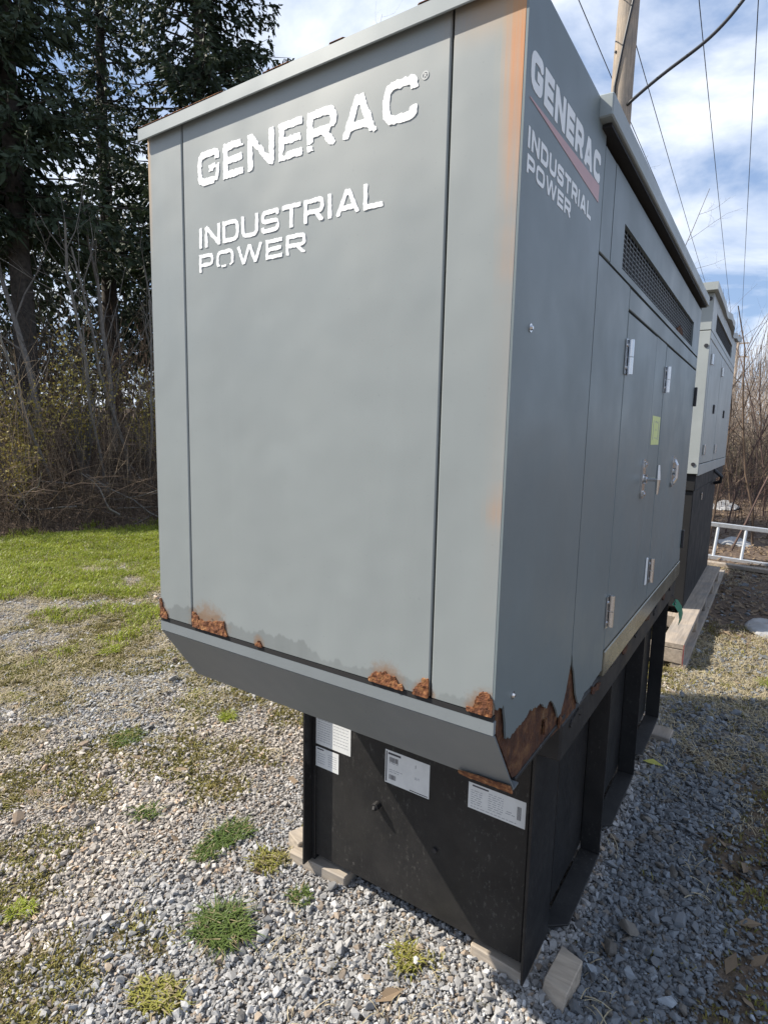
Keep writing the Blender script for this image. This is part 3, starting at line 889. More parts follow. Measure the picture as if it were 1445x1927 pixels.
# dark inside
bx('inner_frame', fb(0.012, 0.978, 0.012, 2.575, -0.02, 1.225), M['liner'], gen, 0)
MB().prism([(0.02, 0.02, GZ - 0.03), (0.02, 0.13, GZ - 0.19), (0.02, 0.5, GZ - 0.19), (0.02, 0.5, GZ - 0.021), (0.02, 0.02, GZ - 0.021)], (0.95, 0, 0)).build('inner_frame', M['liner'], gen)

# front face: two corner panels and the wide centre panel
bx('corner_panel', fb(0.0, 0.1338, 0.0, 0.010, 0.002, 1.262), M['paint_front'], gen, 0.0025)
front = bx('front_panel', fb(0.1382, 0.8618, 0.0, 0.010, 0.002, 1.262), M['paint_front'], gen, 0.0025, 'wide grey front panel with peeling white lettering')
bx('corner_panel', fb(0.8662, 0.9985, 0.0, 0.010, 0.002, 1.262), M['paint_front'], gen, 0.0025, label='grey corner panel with orange rust runs')

def peel(U, V, i):
    n = fbm(U * 170, V * 170, 5 + i, 3); n2 = fbm(U * 55, V * 55, 15 + i, 2)
    return (n - 0.5) * 0.07 + np.maximum(0, n2 - 0.74) * 0.8 - 0.006
def peel2(U, V, i):
    n = fbm(U * 190, V * 190, 35 + i, 3); n2 = fbm(U * 60, V * 60, 45 + i, 2)
    return (n - 0.5) * 0.06 + np.maximum(0, n2 - 0.76) * 0.7 - 0.006
def peel3(U, V, i):
    n = fbm(U * 190, V * 190, 65 + i, 3)
    z = V - GZ
    hole = 0.35 * sstep(0.909, 0.903, z + (n - 0.5) * 0.012) * (0.9 if i == 0 else 0.35 if i == 1 else 0.0) * (U > 0.205)
    return (n - 0.5) * 0.08 + hole
fr3 = lambda u, v: (u, -0.0002, v)
curl = lambda u, v: 0.0009 * float(vnoise(u * 90, v * 90, 4))
lettering('GENERAC', [1.0, .86, 1.06, .86, 1.0, 1.1, 1.0], 0.193, 0.797, GZ + 1.096, GZ + 1.170, 0.195, 0.20, 0.0016, fr3, (0, -1, 0), 0.0005, M['white_vinyl'], front, peel, curl)
lettering('INDUSTRIAL', [.24, 1, 1, 1, 1, 1, 1, .24, 1.12, .85], 0.193, 0.726, GZ + 0.957, GZ + 1.004, 0.185, 0.17, 0.0014, fr3, (0, -1, 0), 0.0005, M['white_vinyl'], front, peel2, curl)
lettering('POWER', [.9, 1.05, 1.45, .88, 1.0], 0.193, 0.532, GZ + 0.901, GZ + 0.942, 0.2, 0.19, 0.0014, fr3, (0, -1, 0), 0.0005, M['white_vinyl'], front, peel3, curl)
def ring_r(U, V):
    d = np.hypot(U - 0.812, V - GZ - 1.1615)
    ring = 0.0011 - np.abs(d - 0.0062)
    bar = 0.0008 - np.maximum(np.abs(U - 0.8105) - 0.0003, np.abs(V - GZ - 1.1615) - 0.0035)
    bow = 0.0008 - np.abs(np.hypot(U - 0.8125, V - GZ - 1.1628) - 0.0016)
    leg = 0.0007 - np.abs((U - 0.8135) + (V - GZ - 1.1597) * 0.6) - 10 * np.maximum(0, np.abs(V - GZ - 1.1597) - 0.0017)
    return np.maximum(np.maximum(ring, bar), np.maximum(bow, leg))
sheet('trademark_sign', ring_r, 0.803, 0.821, GZ + 1.1525, GZ + 1.1705, 0.0005, fr3, (0, -1, 0), 0.0006, M['faded_vinyl'], front)

# rust eating up from the lower edge of the front panels
def blob(pts, rough, seed):
    pts = np.array(pts, float)
    def field(U, V):
        V2 = V - GZ
        top = np.interp(U, pts[:, 0], pts[:, 1])
        n = fbm(U * 120, V * 120, seed, 4)
        f = np.minimum(top - V2 + (n - 0.5) * rough * 1.6 + (vnoise(U * 320, V * 320, seed + 9) - .5) * rough * .5, V2 - 0.001)
        return np.minimum(f, np.minimum(U - pts[0, 0], pts[-1, 0] - U))
    return field
flaky = lambda u, v: 0.0035 * float(fbm(u * 140, v * 140, 8, 3)) ** 1.5
for nm, pts in (('rust_patch', [(0.139, .043), (0.15, .045), (0.17, .024), (0.19, .018), (0.205, .03), (0.235, .036), (0.262, .036), (0.275, .006)]),
                ('rust_patch', [(0.715, .004), (0.728, .02), (0.748, .03), (0.775, .026), (0.796, .014), (0.803, .003)]),
                ('rust_patch', [(0.824, .003), (0.834, .022), (0.846, .036), (0.860, .042), (0.8615, .04)]),
                ('rust_patch', [(0.375, .002), (0.383, .012), (0.392, .015), (0.398, .002)])):
    sheet(nm, blob(pts, 0.014, 70), pts[0][0] - .004, pts[-1][0] + .004, GZ - 0.002, GZ + 0.06, 0.0028, lambda u, v: (u, 0.0005, v), (0, -1, 0), 0.003, M['rust'], front, flaky, 'brown flaking rust patch')
for pts in ([(0.001, .055), (0.008, .05), (0.02, .03), (0.033, .006)],
            [(0.945, .003), (0.955, .012), (0.963, .026), (0.972, .044), (0.984, .054), (0.998, .042)]):
    sheet('rust_patch', blob(pts, 0.018, 75), pts[0][0] - .004, pts[-1][0] + .004, GZ - 0.002, GZ + 0.08, 0.0028, lambda u, v: (u, 0.0005, v), (0, -1, 0), 0.003, M['rust'], gen, flaky, 'brown flaking rust patch')

# skirt below the front: narrow strip, then a plate sloping back
def bent(prof, x0, x1, th):
    mb = MB(); n = len(prof)
    P = [Vector((0, a, b + GZ)) for a, b in prof]
    inner = []
    for i, p in enumerate(P):
        t = (P[min(i + 1, n - 1)] - P[max(i - 1, 0)]).normalized(); inner.append(p + Vector((0, -t.z, t.y)) * -th)
    vs = [(x0, p.y, p.z) for p in P] + [(x1, p.y, p.z) for p in P] + [(x0, p.y, p.z) for p in inner] + [(x1, p.y, p.z) for p in inner]
    fs = []
    for i in range(n - 1):
        fs += [(i, i + 1, n + i + 1, n + i), (2 * n + i, 3 * n + i, 3 * n + i + 1, 2 * n + i + 1),
               (i, 2 * n + i, 2 * n + i + 1, i + 1), (n + i, n + i + 1, 3 * n + i + 1, 3 * n + i)]
    fs += [(0, n, 3 * n, 2 * n), (n - 1, 3 * n - 1, 4 * n - 1, 2 * n - 1)]
    return mb.add(vs, fs)
bx('seam_shade_strip', fb(0.0, 0.999, 0.0004, 0.012, -0.009, 0.0015), M['liner'], gen, 0)  # flush dark strip standing in for the shadow and dirt in the seam
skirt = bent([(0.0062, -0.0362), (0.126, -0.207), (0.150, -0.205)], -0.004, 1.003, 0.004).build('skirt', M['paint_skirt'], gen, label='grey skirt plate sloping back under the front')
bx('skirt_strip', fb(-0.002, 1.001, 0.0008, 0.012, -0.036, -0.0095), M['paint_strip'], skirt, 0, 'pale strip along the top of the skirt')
sheet('rust_patch', lambda U, V: np.minimum(np.minimum(0.010 + 0.02 * (U - 0.86) / .14 * (fbm(U * 50, V * 50, 19) + .3) - V, V + 0.004), np.minimum(U - 0.88, 1.0035 - U)), 0.87, 1.006, -0.006, 0.05, 0.003,
      lambda u, v: (u, 0.1215 - v * 0.595 - 0.0035, GZ - 0.207 + v * 0.804 - 0.003), (0, -0.804, -0.595), 0.002, M['rust'], skirt, flaky, 'rusted lower corner of the skirt')
bx('underside_panel', fb(0.004, 0.996, 0.152, 0.51, -0.21, -0.2), M['black_dull'], gen, 0.002)

# lid over the front bay
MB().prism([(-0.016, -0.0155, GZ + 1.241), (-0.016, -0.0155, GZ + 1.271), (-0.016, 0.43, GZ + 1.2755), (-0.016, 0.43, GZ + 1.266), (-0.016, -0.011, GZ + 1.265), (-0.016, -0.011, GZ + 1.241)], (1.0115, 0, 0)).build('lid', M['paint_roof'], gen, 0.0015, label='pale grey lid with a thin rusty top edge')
for q0, q1 in ((-0.014, 0.30), (0.42, 0.50), (0.60, 0.64), (0.80, 0.99)):
    sheet('rust_patch', lambda U, V, q0=q0, q1=q1: np.minimum(0.004 + 0.012 * fbm(U * 24, V * 4, 91) * sstep(q0 - .01, q0 + .03, U) * sstep(q1 + .01, q1 - .03, U) - V, np.minimum(U - q0, q1 - U)), q0 - .004, q1 + .004, -0.002, 0.02, 0.004,
          lambda u, v: (u, -0.0145 + v, GZ + 1.2713 + v * 0.0102), (0, 0, 1), 0.0012, M['rust'], gen)

# right-hand side, front bay: painted sheet with a torn lower edge, rust plate behind
JAG = np.array([(0, .03), (.011, .011), (.049, .007), (.061, -.033), (.07, -.072), (.095, -.080), (.115, -.074), (.150, -.078), (.188, -.073), (.204, -.064), (.225, -.07), (.251, -.076), (.279, -.078), (.302, -.096),
                (.324, -.108), (.345, -.100), (.364, -.103), (.385, -.125), (.411, -.15), (.422, -.173), (.444, -.171), (.463, -.148), (.481, -.121), (.508, -.06)])
def torn(jag, y0, y1, top, seed, amp=0.014):
    def field(U, V):
        low = np.interp(U, jag[:, 0], jag[:, 1]) + GZ
        n = fbm(U * 150, V * 60, seed, 3)
        return np.minimum(np.minimum(V - low + (n - 0.5) * amp, top + GZ - V), np.minimum(U - y0, y1 - U))
    return field
sd3 = lambda x: (lambda u, v: (x, u, v))
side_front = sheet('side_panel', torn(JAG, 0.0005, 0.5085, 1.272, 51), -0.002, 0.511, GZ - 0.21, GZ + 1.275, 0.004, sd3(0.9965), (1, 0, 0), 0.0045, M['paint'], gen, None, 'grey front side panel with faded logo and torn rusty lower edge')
def rust_field(U, V):
    low = np.interp(U, [0, .008, .03, .14, .2, .33, .42, .62], [-.012, -.02, -.042, -.195, -.205, -.205, -.22, -.225]) + GZ
    hi = np.interp(U, np.append(JAG[:, 0], [.53, .6]), np.append(JAG[:, 1], [-.02, -.12])) + GZ + 0.03
    n = fbm(U * 70, V * 70, 53, 3)
    return np.minimum(np.minimum(V - low + (n - .5) * 0.008, hi - V), np.minimum(U - 0.012, 0.62 - U))
sheet('rust_plate', rust_field, -0.002, 0.623, GZ - 0.235, GZ + 0.07, 0.004, sd3(0.9885), (1, 0, 0), 0.002, M['rust_dark'], gen, lambda u, v: 0.004 * float(fbm(u * 60, v * 60, 3, 3)), 'dark rust where the side paint has flaked off')
for (yc, zc, w, h, sd) in ((0.33, -0.155, .02, .03, 1), (0.45, -0.195, .018, .025, 3)):
    sheet('paint_flake', lambda U, V: 1 - np.hypot((U - yc) / w, (V - GZ - zc) / h) - fbm(U * 90, V * 90, 60 + sd, 3) * 0.8, yc - w, yc + w, GZ + zc - h, GZ + zc + h, 0.003,
          sd3(0.996), (1, 0, 0.1), 0.0015, M['rust_dark'], gen, lambda u, v: 0.006 * float(vnoise(u * 60, v * 60, 2)))
# faded decal on the side
side3 = sd3(1.0012)
lettering('GENERAC', [1.0, .86, 1.06, .86, 1.0, 1.1, 1.0], 0.021, 0.474, GZ + 1.1015, GZ + 1.1625, 0.27, 0.16, 0.0019, side3, (1, 0, 0), 0.0005, M['grey_vinyl'], side_front)
lettering('INDUSTRIAL', [.24, 1, 1, 1, 1, 1, 1, .24, 1.12, .85], 0.023, 0.421, GZ + 1.0075, GZ + 1.0415, 0.25, 0.2, 0.0017, side3, (1, 0, 0), 0.0005, M['grey_vinyl'], side_front)
lettering('POWER', [.9, 1.05, 1.45, .88, 1.0], 0.024, 0.274, GZ + 0.9685, GZ + 0.9985, 0.24, 0.2, 0.0017, side3, (1, 0, 0), 0.0005, M['grey_vinyl'], side_front)
MB().prism([(1.0012, 0.022, GZ + 1.0855), (1.0012, 0.0225, GZ + 1.0835), (1.0012, 0.474, GZ + 1.063), (1.0012, 0.474, GZ + 1.1005)], (0.0006, 0, 0)).build('swoosh', M['pink_vinyl'], side_front, label='faded red wedge stripe')
# screws on the side panel
def screw(y, z, parent, x=1.001, r=0.008, mat=None):
    mb = MB()
    mb.tube([(x - 0.002, y, z + GZ), (x + 0.002, y, z + GZ)], r, 12); mb.tube([(x + 0.002, y, z + GZ), (x + 0.006, y, z + GZ)], [r * .62, r * .4], 6)
    return mb.build('screw', mat or M['chrome'], parent)
screw(0.081, 0.722, side_front); screw(0.092, 0.012, side_front)

# rear bay: panels on the right-hand side
JAG2 = np.array([(.512, -.03), (.530, -.07), (.554, -.108), (.583, -.178), (.621, -.215), (.674, -.200), (.751, -.205), (.873, -.198)])
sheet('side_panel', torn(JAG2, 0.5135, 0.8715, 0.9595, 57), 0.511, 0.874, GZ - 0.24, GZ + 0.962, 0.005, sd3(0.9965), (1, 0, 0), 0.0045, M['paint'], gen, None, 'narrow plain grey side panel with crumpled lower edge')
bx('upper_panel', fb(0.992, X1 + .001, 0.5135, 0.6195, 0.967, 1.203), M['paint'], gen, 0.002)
hd = MB()
for b in ((0.624, 0.755, 0.967, 1.203), (2.328, 2.588, 0.967, 1.203), (0.755, 2.328, 0.967, 0.984), (0.755, 2.328, 1.100, 1.203)):
    hd.box(*fb(0.992, X1 + .001, *b))
bm_ = hd.build('vent_panel', M['paint'], gen, label='grey upper side panel around the long vent')
vent = bx('vent', fb(0.952, 0.966, 0.76, 2.322, 0.98, 1.104), M['liner'], gen, 0, 'long dark side vent with crossing bars')
slat = MB().box(*fb(0.9912, 0.9926, 0.756, 2.327, 0.9858, 0.9880)).build('slat', M['paint_skirt'], vent)
for i in range(1, 10):
    c = slat.copy(); COL.objects.link(c); c.location = (0, 0, i * 0.01262)
bar = MB().box(*fb(0.9930, 0.9942, 0.775, 0.7775, 0.9845, 1.0995)).build('bar', M['paint_skirt'], vent)
for i in range(1, 35):
    c = bar.copy(); COL.objects.link(c); c.location = (0, i * 0.0452, 0)
sheet('debris', lambda U, V: 1 - np.hypot((U - 1.93) / .16, (V - GZ - 0.995) / .03) - fbm(U * 30, V * 30, 4, 3) * .9, 1.76, 2.1, GZ + 0.975, GZ + 1.03, 0.006, sd3(0.994), (1, 0, 0), 0.004, M['rust_dark'], vent, flaky, 'clump of dirt stuck in the vent')
bx('header_strip', fb(0.992, X1 + .001, 0.8775, 2.588, 0.9005, 0.9595), M['paint'], gen, 0.002)
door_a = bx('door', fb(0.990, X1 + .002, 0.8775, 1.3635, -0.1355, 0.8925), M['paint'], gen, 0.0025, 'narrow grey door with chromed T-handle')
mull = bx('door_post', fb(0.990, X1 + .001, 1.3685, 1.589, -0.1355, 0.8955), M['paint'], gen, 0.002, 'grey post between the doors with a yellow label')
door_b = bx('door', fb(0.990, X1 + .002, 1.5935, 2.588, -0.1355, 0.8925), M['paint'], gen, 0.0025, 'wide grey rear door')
M['gloss_strip'] = plain('glossy_dirty_reflection_paint', (0.17, 0.155, 0.115), 0.24, 0, 0.35, 6)  # tan of the reflected sunlit ground is put into the base colour
bx('sill_strip', fb(0.97, X1 + .004, 0.886, 2.62, -0.226, -0.143), M['gloss_strip'], gen, 0.003, 'dirty sill below the doors, tan from a painted ground reflection')

# left side, rear and roof
MB().prism([(-0.001, 0.0115, GZ - .03), (-0.001, 0.126, GZ - .196), (-0.001, 0.508, GZ - .196), (-0.001, 0.508, GZ + 1.262), (-0.001, 0.0115, GZ + 1.262)], (0.009, 0, 0)).build('side_panel', M['paint'], gen)
bx('side_panel', fb(-0.001, 0.008, 0.513, 1.40, -0.19, 1.24), M['paint'], gen, 0.002)
bx('side_panel', fb(-0.001, 0.008, 1.405, 2.588, -0.19, 1.24), M['paint'], gen, 0.002)
bx('rear_panel', fb(0.0, 1.0, 2.59, 2.60, -0.19, 1.26), M['paint'], gen, 0.002)
bx('bay_top', fb(0.01, 0.991, 0.40, 0.512, 1.24, 1.264), M['paint'], gen, 0.002)
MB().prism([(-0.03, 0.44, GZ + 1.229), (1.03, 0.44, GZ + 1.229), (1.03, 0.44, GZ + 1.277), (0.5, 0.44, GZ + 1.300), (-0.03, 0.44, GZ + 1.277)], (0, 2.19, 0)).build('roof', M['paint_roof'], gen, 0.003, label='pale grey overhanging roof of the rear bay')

MB().box(*fb(-0.02, 1.022, 0.47, 2.60, 1.2195, 1.2275)).build('roof_shade_slab', M['liner'], gen)  # added dark slab imitating the shade and dirt under the roof overhang
# hinges and handles
def hinge(y, z, parent, h=0.10, flip=1):
    mb = MB()
    mb.box(1.0025, 1.0055, y - 0.024 * flip if flip > 0 else y, y if flip > 0 else y + 0.024, z + GZ - h / 2, z + GZ + h / 2)
    mb.tube([(1.013, y + 0.006 * flip, z + GZ - h / 2), (1.013, y + 0.006 * flip, z + GZ - .001)], 0.0075, 10)
    mb.tube([(1.013, y + 0.006 * flip, z + GZ + .001), (1.013, y + 0.006 * flip, z + GZ + h / 2)], 0.0075, 10)
    mb.box(1.0025, 1.0055, y + 0.012, y + 0.030, z + GZ - h / 2, z + GZ + h / 2)
    for dz in (-.032, .032): mb.tube([(1.005, y - 0.014 * flip, z + GZ + dz), (1.009, y - 0.014 * flip, z + GZ + dz)], 0.005, 8)
    return mb.build('hinge', M['chrome'], parent, smooth=False)
hinge(0.886, 0.765, door_a); hinge(0.886, -0.01, door_a)
hinge(1.602, 0.762, door_b); hinge(1.602, -0.012, door_b)
for z in (0.757, -0.014):
    MB().box(1.003, 1.016, 2.572, 2.592, z + GZ - .05, z + GZ + .05).build('hinge', M['steel_dark'], door_b, 0.002)

def handle(y, z, parent, tee=True):
    mb = MB(); Z = z + GZ
    mb.prism([(1.002, y - .024, Z - .05), (1.002, y - .014, Z - .07), (1.002, y + .014, Z - .07), (1.002, y + .024, Z - .05), (1.002, y + .024, Z + .05), (1.002, y + .014, Z + .07), (1.002, y - .014, Z + .07), (1.002, y - .024, Z + .05)], (0.008, 0, 0))
    mb.box(1.010, 1.016, y - .016, y + .016, Z + .042, Z + .062); mb.box(1.010, 1.016, y - .016, y + .016, Z - .062, Z - .044)
    mb.tube([(1.01, y, Z), (1.020, y, Z)], 0.017, 12)
    if tee:
        mb.tube([(1.015, y, Z), (1.052, y, Z)], 0.0075, 8)
        mb.tube([(1.055, y + .004, Z - .052), (1.056, y, Z), (1.055, y - .002, Z + .052)], [0.005, .0085, .005], 8)
    else:
        mb.tube([(1.012, y, Z - .055), (1.024, y, Z - .03), (1.024, y, Z + .03), (1.012, y, Z + .055)], 0.007, 8)
    mb.tube([(1.01, y, Z + .052), (1.019, y, Z + .052)], 0.006, 8); mb.tube([(1.01, y, Z - .054), (1.019, y, Z - .054)], 0.006, 8)
    return mb.build('handle', M['chrome'], parent, 0.0)
handle(1.275, 0.385, door_a, True); handle(1.995, 0.382, door_b, False)
bx('pull_tab', fb(1.002, 1.008, 1.505, 1.53, -0.055, 0.055), M['grey_vinyl'], mull, 0.002)
lab = MB(); lab.box(1.0012, 1.0018, 1.405, 1.574, 0.506 + GZ, 0.614 + GZ); lab.cur = 1
lab.box(1.0019, 1.0022, 1.43, 1.437, .525 + GZ, .598 + GZ); lab.box(1.0019, 1.0022, 1.54, 1.547, .525 + GZ, .598 + GZ)
for y, z in ((1.47, .59), (1.49, .592), (1.51, .588), (1.475, .53), (1.505, .528), (1.485, .56)): lab.box(1.0019, 1.0022, y, y + .012, z + GZ, z + GZ + .005)
lab.build('label', [M['yellow_label'], M['ink_pale']], mull, label='yellow green printed label')

# base frame
bf = bx('base_frame', fb(0.03, 0.992, 0.50, 2.60, -0.335, -0.229), M['black_dull'], gen, 0.006, 'black steel base frame between enclosure and tank')
for k in range(9):
    y = 0.62 + k * 0.22; z = -0.25 + rng.uniform(-.02, .02)
    sheet('debris', lambda U, V, y=y, z=z, k=k: 1 - np.hypot((U - y) / .1, (V - GZ - z) / .03) - fbm(U * 40, V * 40, 80 + k, 3) * 1.1, y - .1, y + .1, GZ + z - .03, GZ + z + .03, 0.006, sd3(0.9915), (1, 0, 0), 0.004,
          M['rust_dark'] if k % 2 else M['black_dull'], bf, flaky)

# fuel tank under the rear bay
TX0, TX1, TB, TT = 0.0757, 0.924, -1.064, -0.335
tank = bx('fuel_tank', fb(TX0 + .024, 0.855, 0.577, 2.56, TB + .024, TT - .002), M['black_far'], gen, 0.004, 'black steel fuel tank with paper labels')
bx('end_panel', fb(TX0 + .0245, 0.900, 0.559, 0.5765, TB + .024, TT - .002), M['black'], tank, 0.003, 'scuffed black end panel carrying the paper labels')
for y0, y1 in ((0.835, 1.196), (1.2105, 1.846), (1.8605, 2.546)):
    bx('side_plate', fb(0.8555, 0.900, y0, y1, TB + .024, TT - .004), M['black'], tank, 0.003)
for x0 in (TX0, TX1 - 0.008):
    bx('side_flange', fb(x0, x0 + .008, 0.513, 0.742, TB, TT), M['black'], tank, 0.0015)
bx('side_flange', fb(TX0 + .008, TX0 + .024, 0.5565, 0.742, TB + .002, TT), M['black'], tank, 0.0015)
bx('side_flange', fb(0.9005, TX1 - .008, 0.5565, 0.742, TB + .002, TT), M['black'], tank, 0.0015)
for y in (1.20, 1.85, 2.55):
    bx('rib', fb(0.9005, 0.972, y, y + .010, TB, TT - .03), M['black'], tank, 0.0015)
    bx('rib', fb(0.03, TX0 + .023, y, y + .010, TB, TT - .03), M['black'], tank, 0.0015)
for y0, y1 in ((0.745, 1.196), (1.35, 1.846), (2.02, 2.546)):
    MB().prism([(0.9008, y0, TB + GZ), (0.972, y0 + .06, TB + GZ), (0.972, y1, TB + GZ), (0.9008, y1, TB + GZ)], (0, 0, .008)).build('foot_shelf', M['black_dull'], tank, 0.0015)
fit = MB(); fit.tube([(0.377, 0.558, GZ - .729), (0.377, 0.535, GZ - .729)], 0.013, 10); fit.tube([(0.377, 0.537, GZ - .729), (0.379, 0.527, GZ - .735)], [0.009, .006], 8)
fit.build('drain_fitting', M['black_dull'], tank, 0.001)
MB().tube([(0.60, 0.5585, GZ - .80), (0.60, 0.552, GZ - .80)], 0.008, 10).build('plug', M['steel_dark'], tank)

def paper(x0, x1, zt, zb, rows, barcodes=(), title=True, dark_edge=False, seed=0):
    mb = MB(); y = 0.5588; r = random.Random(seed)
    mb.box(x0, x1, y - .0006, y, zb + GZ, zt + GZ); mb.cur = 1
    W, H = x1 - x0, zt - zb
    if dark_edge: mb.box(x0 + W * .02, x0 + W * .045, y - .0009, y - .0007, zb + GZ + H * .04, zt + GZ - H * .04); mb.box(x0 + W * .57, x0 + W * .97, y - .0009, y - .0007, zb + GZ + H * .03, zb + GZ + H * .055)
    if title: mb.box(x0 + W * .07, x0 + W * .36, y - .0009, y - .0007, zt + GZ - H * .12, zt + GZ - H * .06)
    for (bx0, bz, bw, bh) in barcodes:
        k = x0 + W * bx0
        while k < x0 + W * (bx0 + bw):
            w = r.uniform(.0006, .0018); mb.box(k, k + w, y - .0009, y - .0007, zb + GZ + H * bz, zb + GZ + H * (bz + bh)); k += w + r.uniform(.0006, .0016)
    mb.cur = 2
    for (rx, rz, rw) in rows:
        k = rx
        while k < rx + rw:
            w = r.uniform(.03, .09); w = min(w, rx + rw - k)
            if w > .01: mb.box(x0 + W * k, x0 + W * (k + w), y - .0009, y - .0007, zb + GZ + H * rz, zb + GZ + H * rz + 0.0022)
            k += w + .02
    return mb.build('label', [M['paper'], M['ink'], M['ink_pale']], tank)
paper(0.098, 0.256, -0.47, -0.598, [(.06, .12 + k * .07, .36) for k in range(11)] + [(.52, .16 + k * .09, .42) for k in range(8)], title=False, seed=1)
paper(0.098, 0.204, -0.608, -0.684, [(.1, .2 + k * .12, .32) for k in range(5)] + [(.55, .2 + k * .11, .36) for k in range(6)], title=True, seed=2)
paper(0.401, 0.571, -0.519, -0.636, [(.1, .42, .3), (.1, .36, .22), (.68, .46, .1), (.68, .42, .1), (.1, .62, .2)], [(.1, .66, .2, .15), (.1, .14, .16, .14), (.69, .74, .015, .1)], True, True, 3)
paper(0.707, 0.889, -0.523, -0.607, [(.05, .2 + k * .085, .2) for k in range(7)] + [(.36, .2 + k * .085, .26) for k in range(8)] + [(.05, .08, .8), (.66, .32, .16), (.68, .4, .1)], [(.86, .25, .06, .5)], True, False, 4)

# ------------------------------------------------------------------ timber under the near generator
def block(name, corners, z0, z1, mat, label, group, cat='wood block', bev=0.004):
    """corners: ground outline; sits from z0 to z1"""
    o = MB().prism([(a, b, z0) for a, b in corners], (0, 0, z1 - z0)).build(name, mat, None, bev)
    c = Vector((sum(a for a, b in corners) / len(corners), sum(b for a, b in corners) / len(corners), z0))
    for v in o.data.vertices: v.co -= c
    o.location = c
    return tag(o, label, cat, group)
WG = 'timber pieces under the near generator'
block('timber_board', [(0.735, 0.560), (0.913, 0.548), (0.92, 0.70), (0.74, 0.71)], 0.0, 0.0455, M['wood_new'], 'pale board under the right front corner of the black tank', WG, 'board')
block('timber_board', [(-0.01, 0.535), (0.245, 0.548), (0.25, 0.70), (-0.02, 0.69)], 0.0, 0.0455, M['wood_new'], 'pale split board under the left front corner of the black tank', WG, 'board')
block('timber_block', [(-0.075, 0.60), (0.005, 0.57), (0.03, 0.63), (-0.05, 0.665)], 0.0, 0.062, M['wood_new'], 'short offcut lying behind the left board end', WG)
blk = MB()
blk.add([(0.965, 0.555, 0), (1.036, 0.532, 0), (1.052, 0.655, 0), (0.982, 0.675, 0), (0.968, 0.575, 0.052), (1.040, 0.553, 0.052), (1.054, 0.668, 0.080), (0.984, 0.688, 0.080)],
        [(0, 3, 2, 1), (4, 5, 6, 7), (0, 1, 5, 4), (1, 2, 6, 5), (2, 3, 7, 6), (3, 0, 4, 7)])
o = blk.build('timber_block', M['wood_new'], None, 0.003)
tag(o, 'cut wedge of timber standing out beside the right tank corner', 'wood block', WG)
block('timber_block', [(0.90, 2.36), (1.06, 2.34), (1.065, 2.47), (0.905, 2.49)], 0.0, 0.045, M['wood_pallet'], 'small timber block under the far end of the near tank', WG)

# green tag hanging from the base frame
tg = MB(); pts = [(1.004, 2.50, 0.755), (1.012, 2.53, 0.745), (1.03, 2.575, 0.70), (1.035, 2.60, 0.655), (1.03, 2.615, 0.615)]
wv = Vector((0.008, 0.062, 0.02))
vs = []
for (x, y, z) in pts:
    p = Vector((x, y, z)); vs += [p - wv * .5, p + wv * .5, p - wv * .5 + Vector((.0015, 0, 0)), p + wv * .5 + Vector((.0015, 0, 0))]
fs = []
for i in range(len(pts) - 1):
    a = 4 * i; fs += [(a, a + 1, a + 5, a + 4), (a + 2, a + 6, a + 7, a + 3), (a, a + 4, a + 6, a + 2), (a + 1, a + 3, a + 7, a + 5)]
fs += [(0, 2, 3, 1), (16, 17, 19, 18)]
groot = empty('hang_tag', (1.004, 2.50, 0.76), 'green plastic tag hanging from the frame of the near generator', 'tag')
tg.add(vs, fs).build('tag_strip', M['green_tag'], groot)
ey = MB(); ey.tube([(1.010, 2.503, 0.747), (1.0145, 2.503, 0.747)], 0.009, 12); ey.build('eyelet', M['chrome'], groot)
MB().tube([(0.990, 2.49, 0.80), (1.006, 2.497, 0.775), (1.014, 2.503, 0.75)], 0.002, 5).build('tie_wire', M['steel_dark'], groot)

# ------------------------------------------------------------------ the second generator on its pallet
pal = empty('pallet', (0.4, 5.1, 0), 'weathered wooden pallet under the far generator', 'pallet')
for x0, x1 in ((0.828, 0.978), (0.48, 0.63), (0.12, 0.27), (-0.24, -0.09)):
    MB().box(x0, x1, 3.55, 6.72, 0.152, 0.192).build('deck_board', M['wood_pallet'], pal, 0.004)
for y0 in (3.552, 4.42, 5.18, 5.94, 6.60):
    MB().box(-0.24, 0.975, y0, y0 + (0.115 if y0 < 6.5 else .1), 0.042, 0.150).build('cross_beam', M['wood_pallet'], pal, 0.005)
for x0, x1 in ((0.90, 1.0), (0.30, 0.42), (-0.24, -0.12)):
    MB().box(x0, x1, 3.56, 7.35, 0.0, 0.040).build('runner', M['wood_pallet'], pal, 0.004)
MB().box(0.9755, 0.9785, 3.545, 3.551, 0.01, 0.19).build('paint_mark', M['red_paint'], pal)

g2 = empty('generator', (0.37, 6.0, 0.192), 'pale grey generator standing on a pallet behind the near one', 'generator')
AX0, AX1, AY0, AY1 = -0.13, 0.872, 4.5, 7.5
z2 = lambda z: z + GZ
def b2(name, b, mat, bevel=0.003, parent=None, label=None):
    return MB().box(b[0], b[1], b[2], b[3], z2(b[4]), z2(b[5])).build(name, mat, parent or g2, bevel, 1, label)
b2('inner_frame', (AX0 + .012, AX1 - .012, AY0 + .012, AY1 - .012, .26, 1.70), M['liner'], 0)
b2('corner_panel', (AX1 - .14, AX1, AY0, AY0 + .011, 1.414, 1.70), M['paint_far'])
b2('corner_panel', (AX1 - .14, AX1, AY0, AY0 + .011, 0.25, 1.408), M['paint_far'])
b2('front_panel', (AX0 + .14, AX1 - .146, AY0, AY0 + .011, 0.25, 1.70), M['paint_far'])
b2('corner_panel', (AX0, AX0 + .134, AY0, AY0 + .011, 0.25, 1.70), M['paint_far'])
hd = MB()
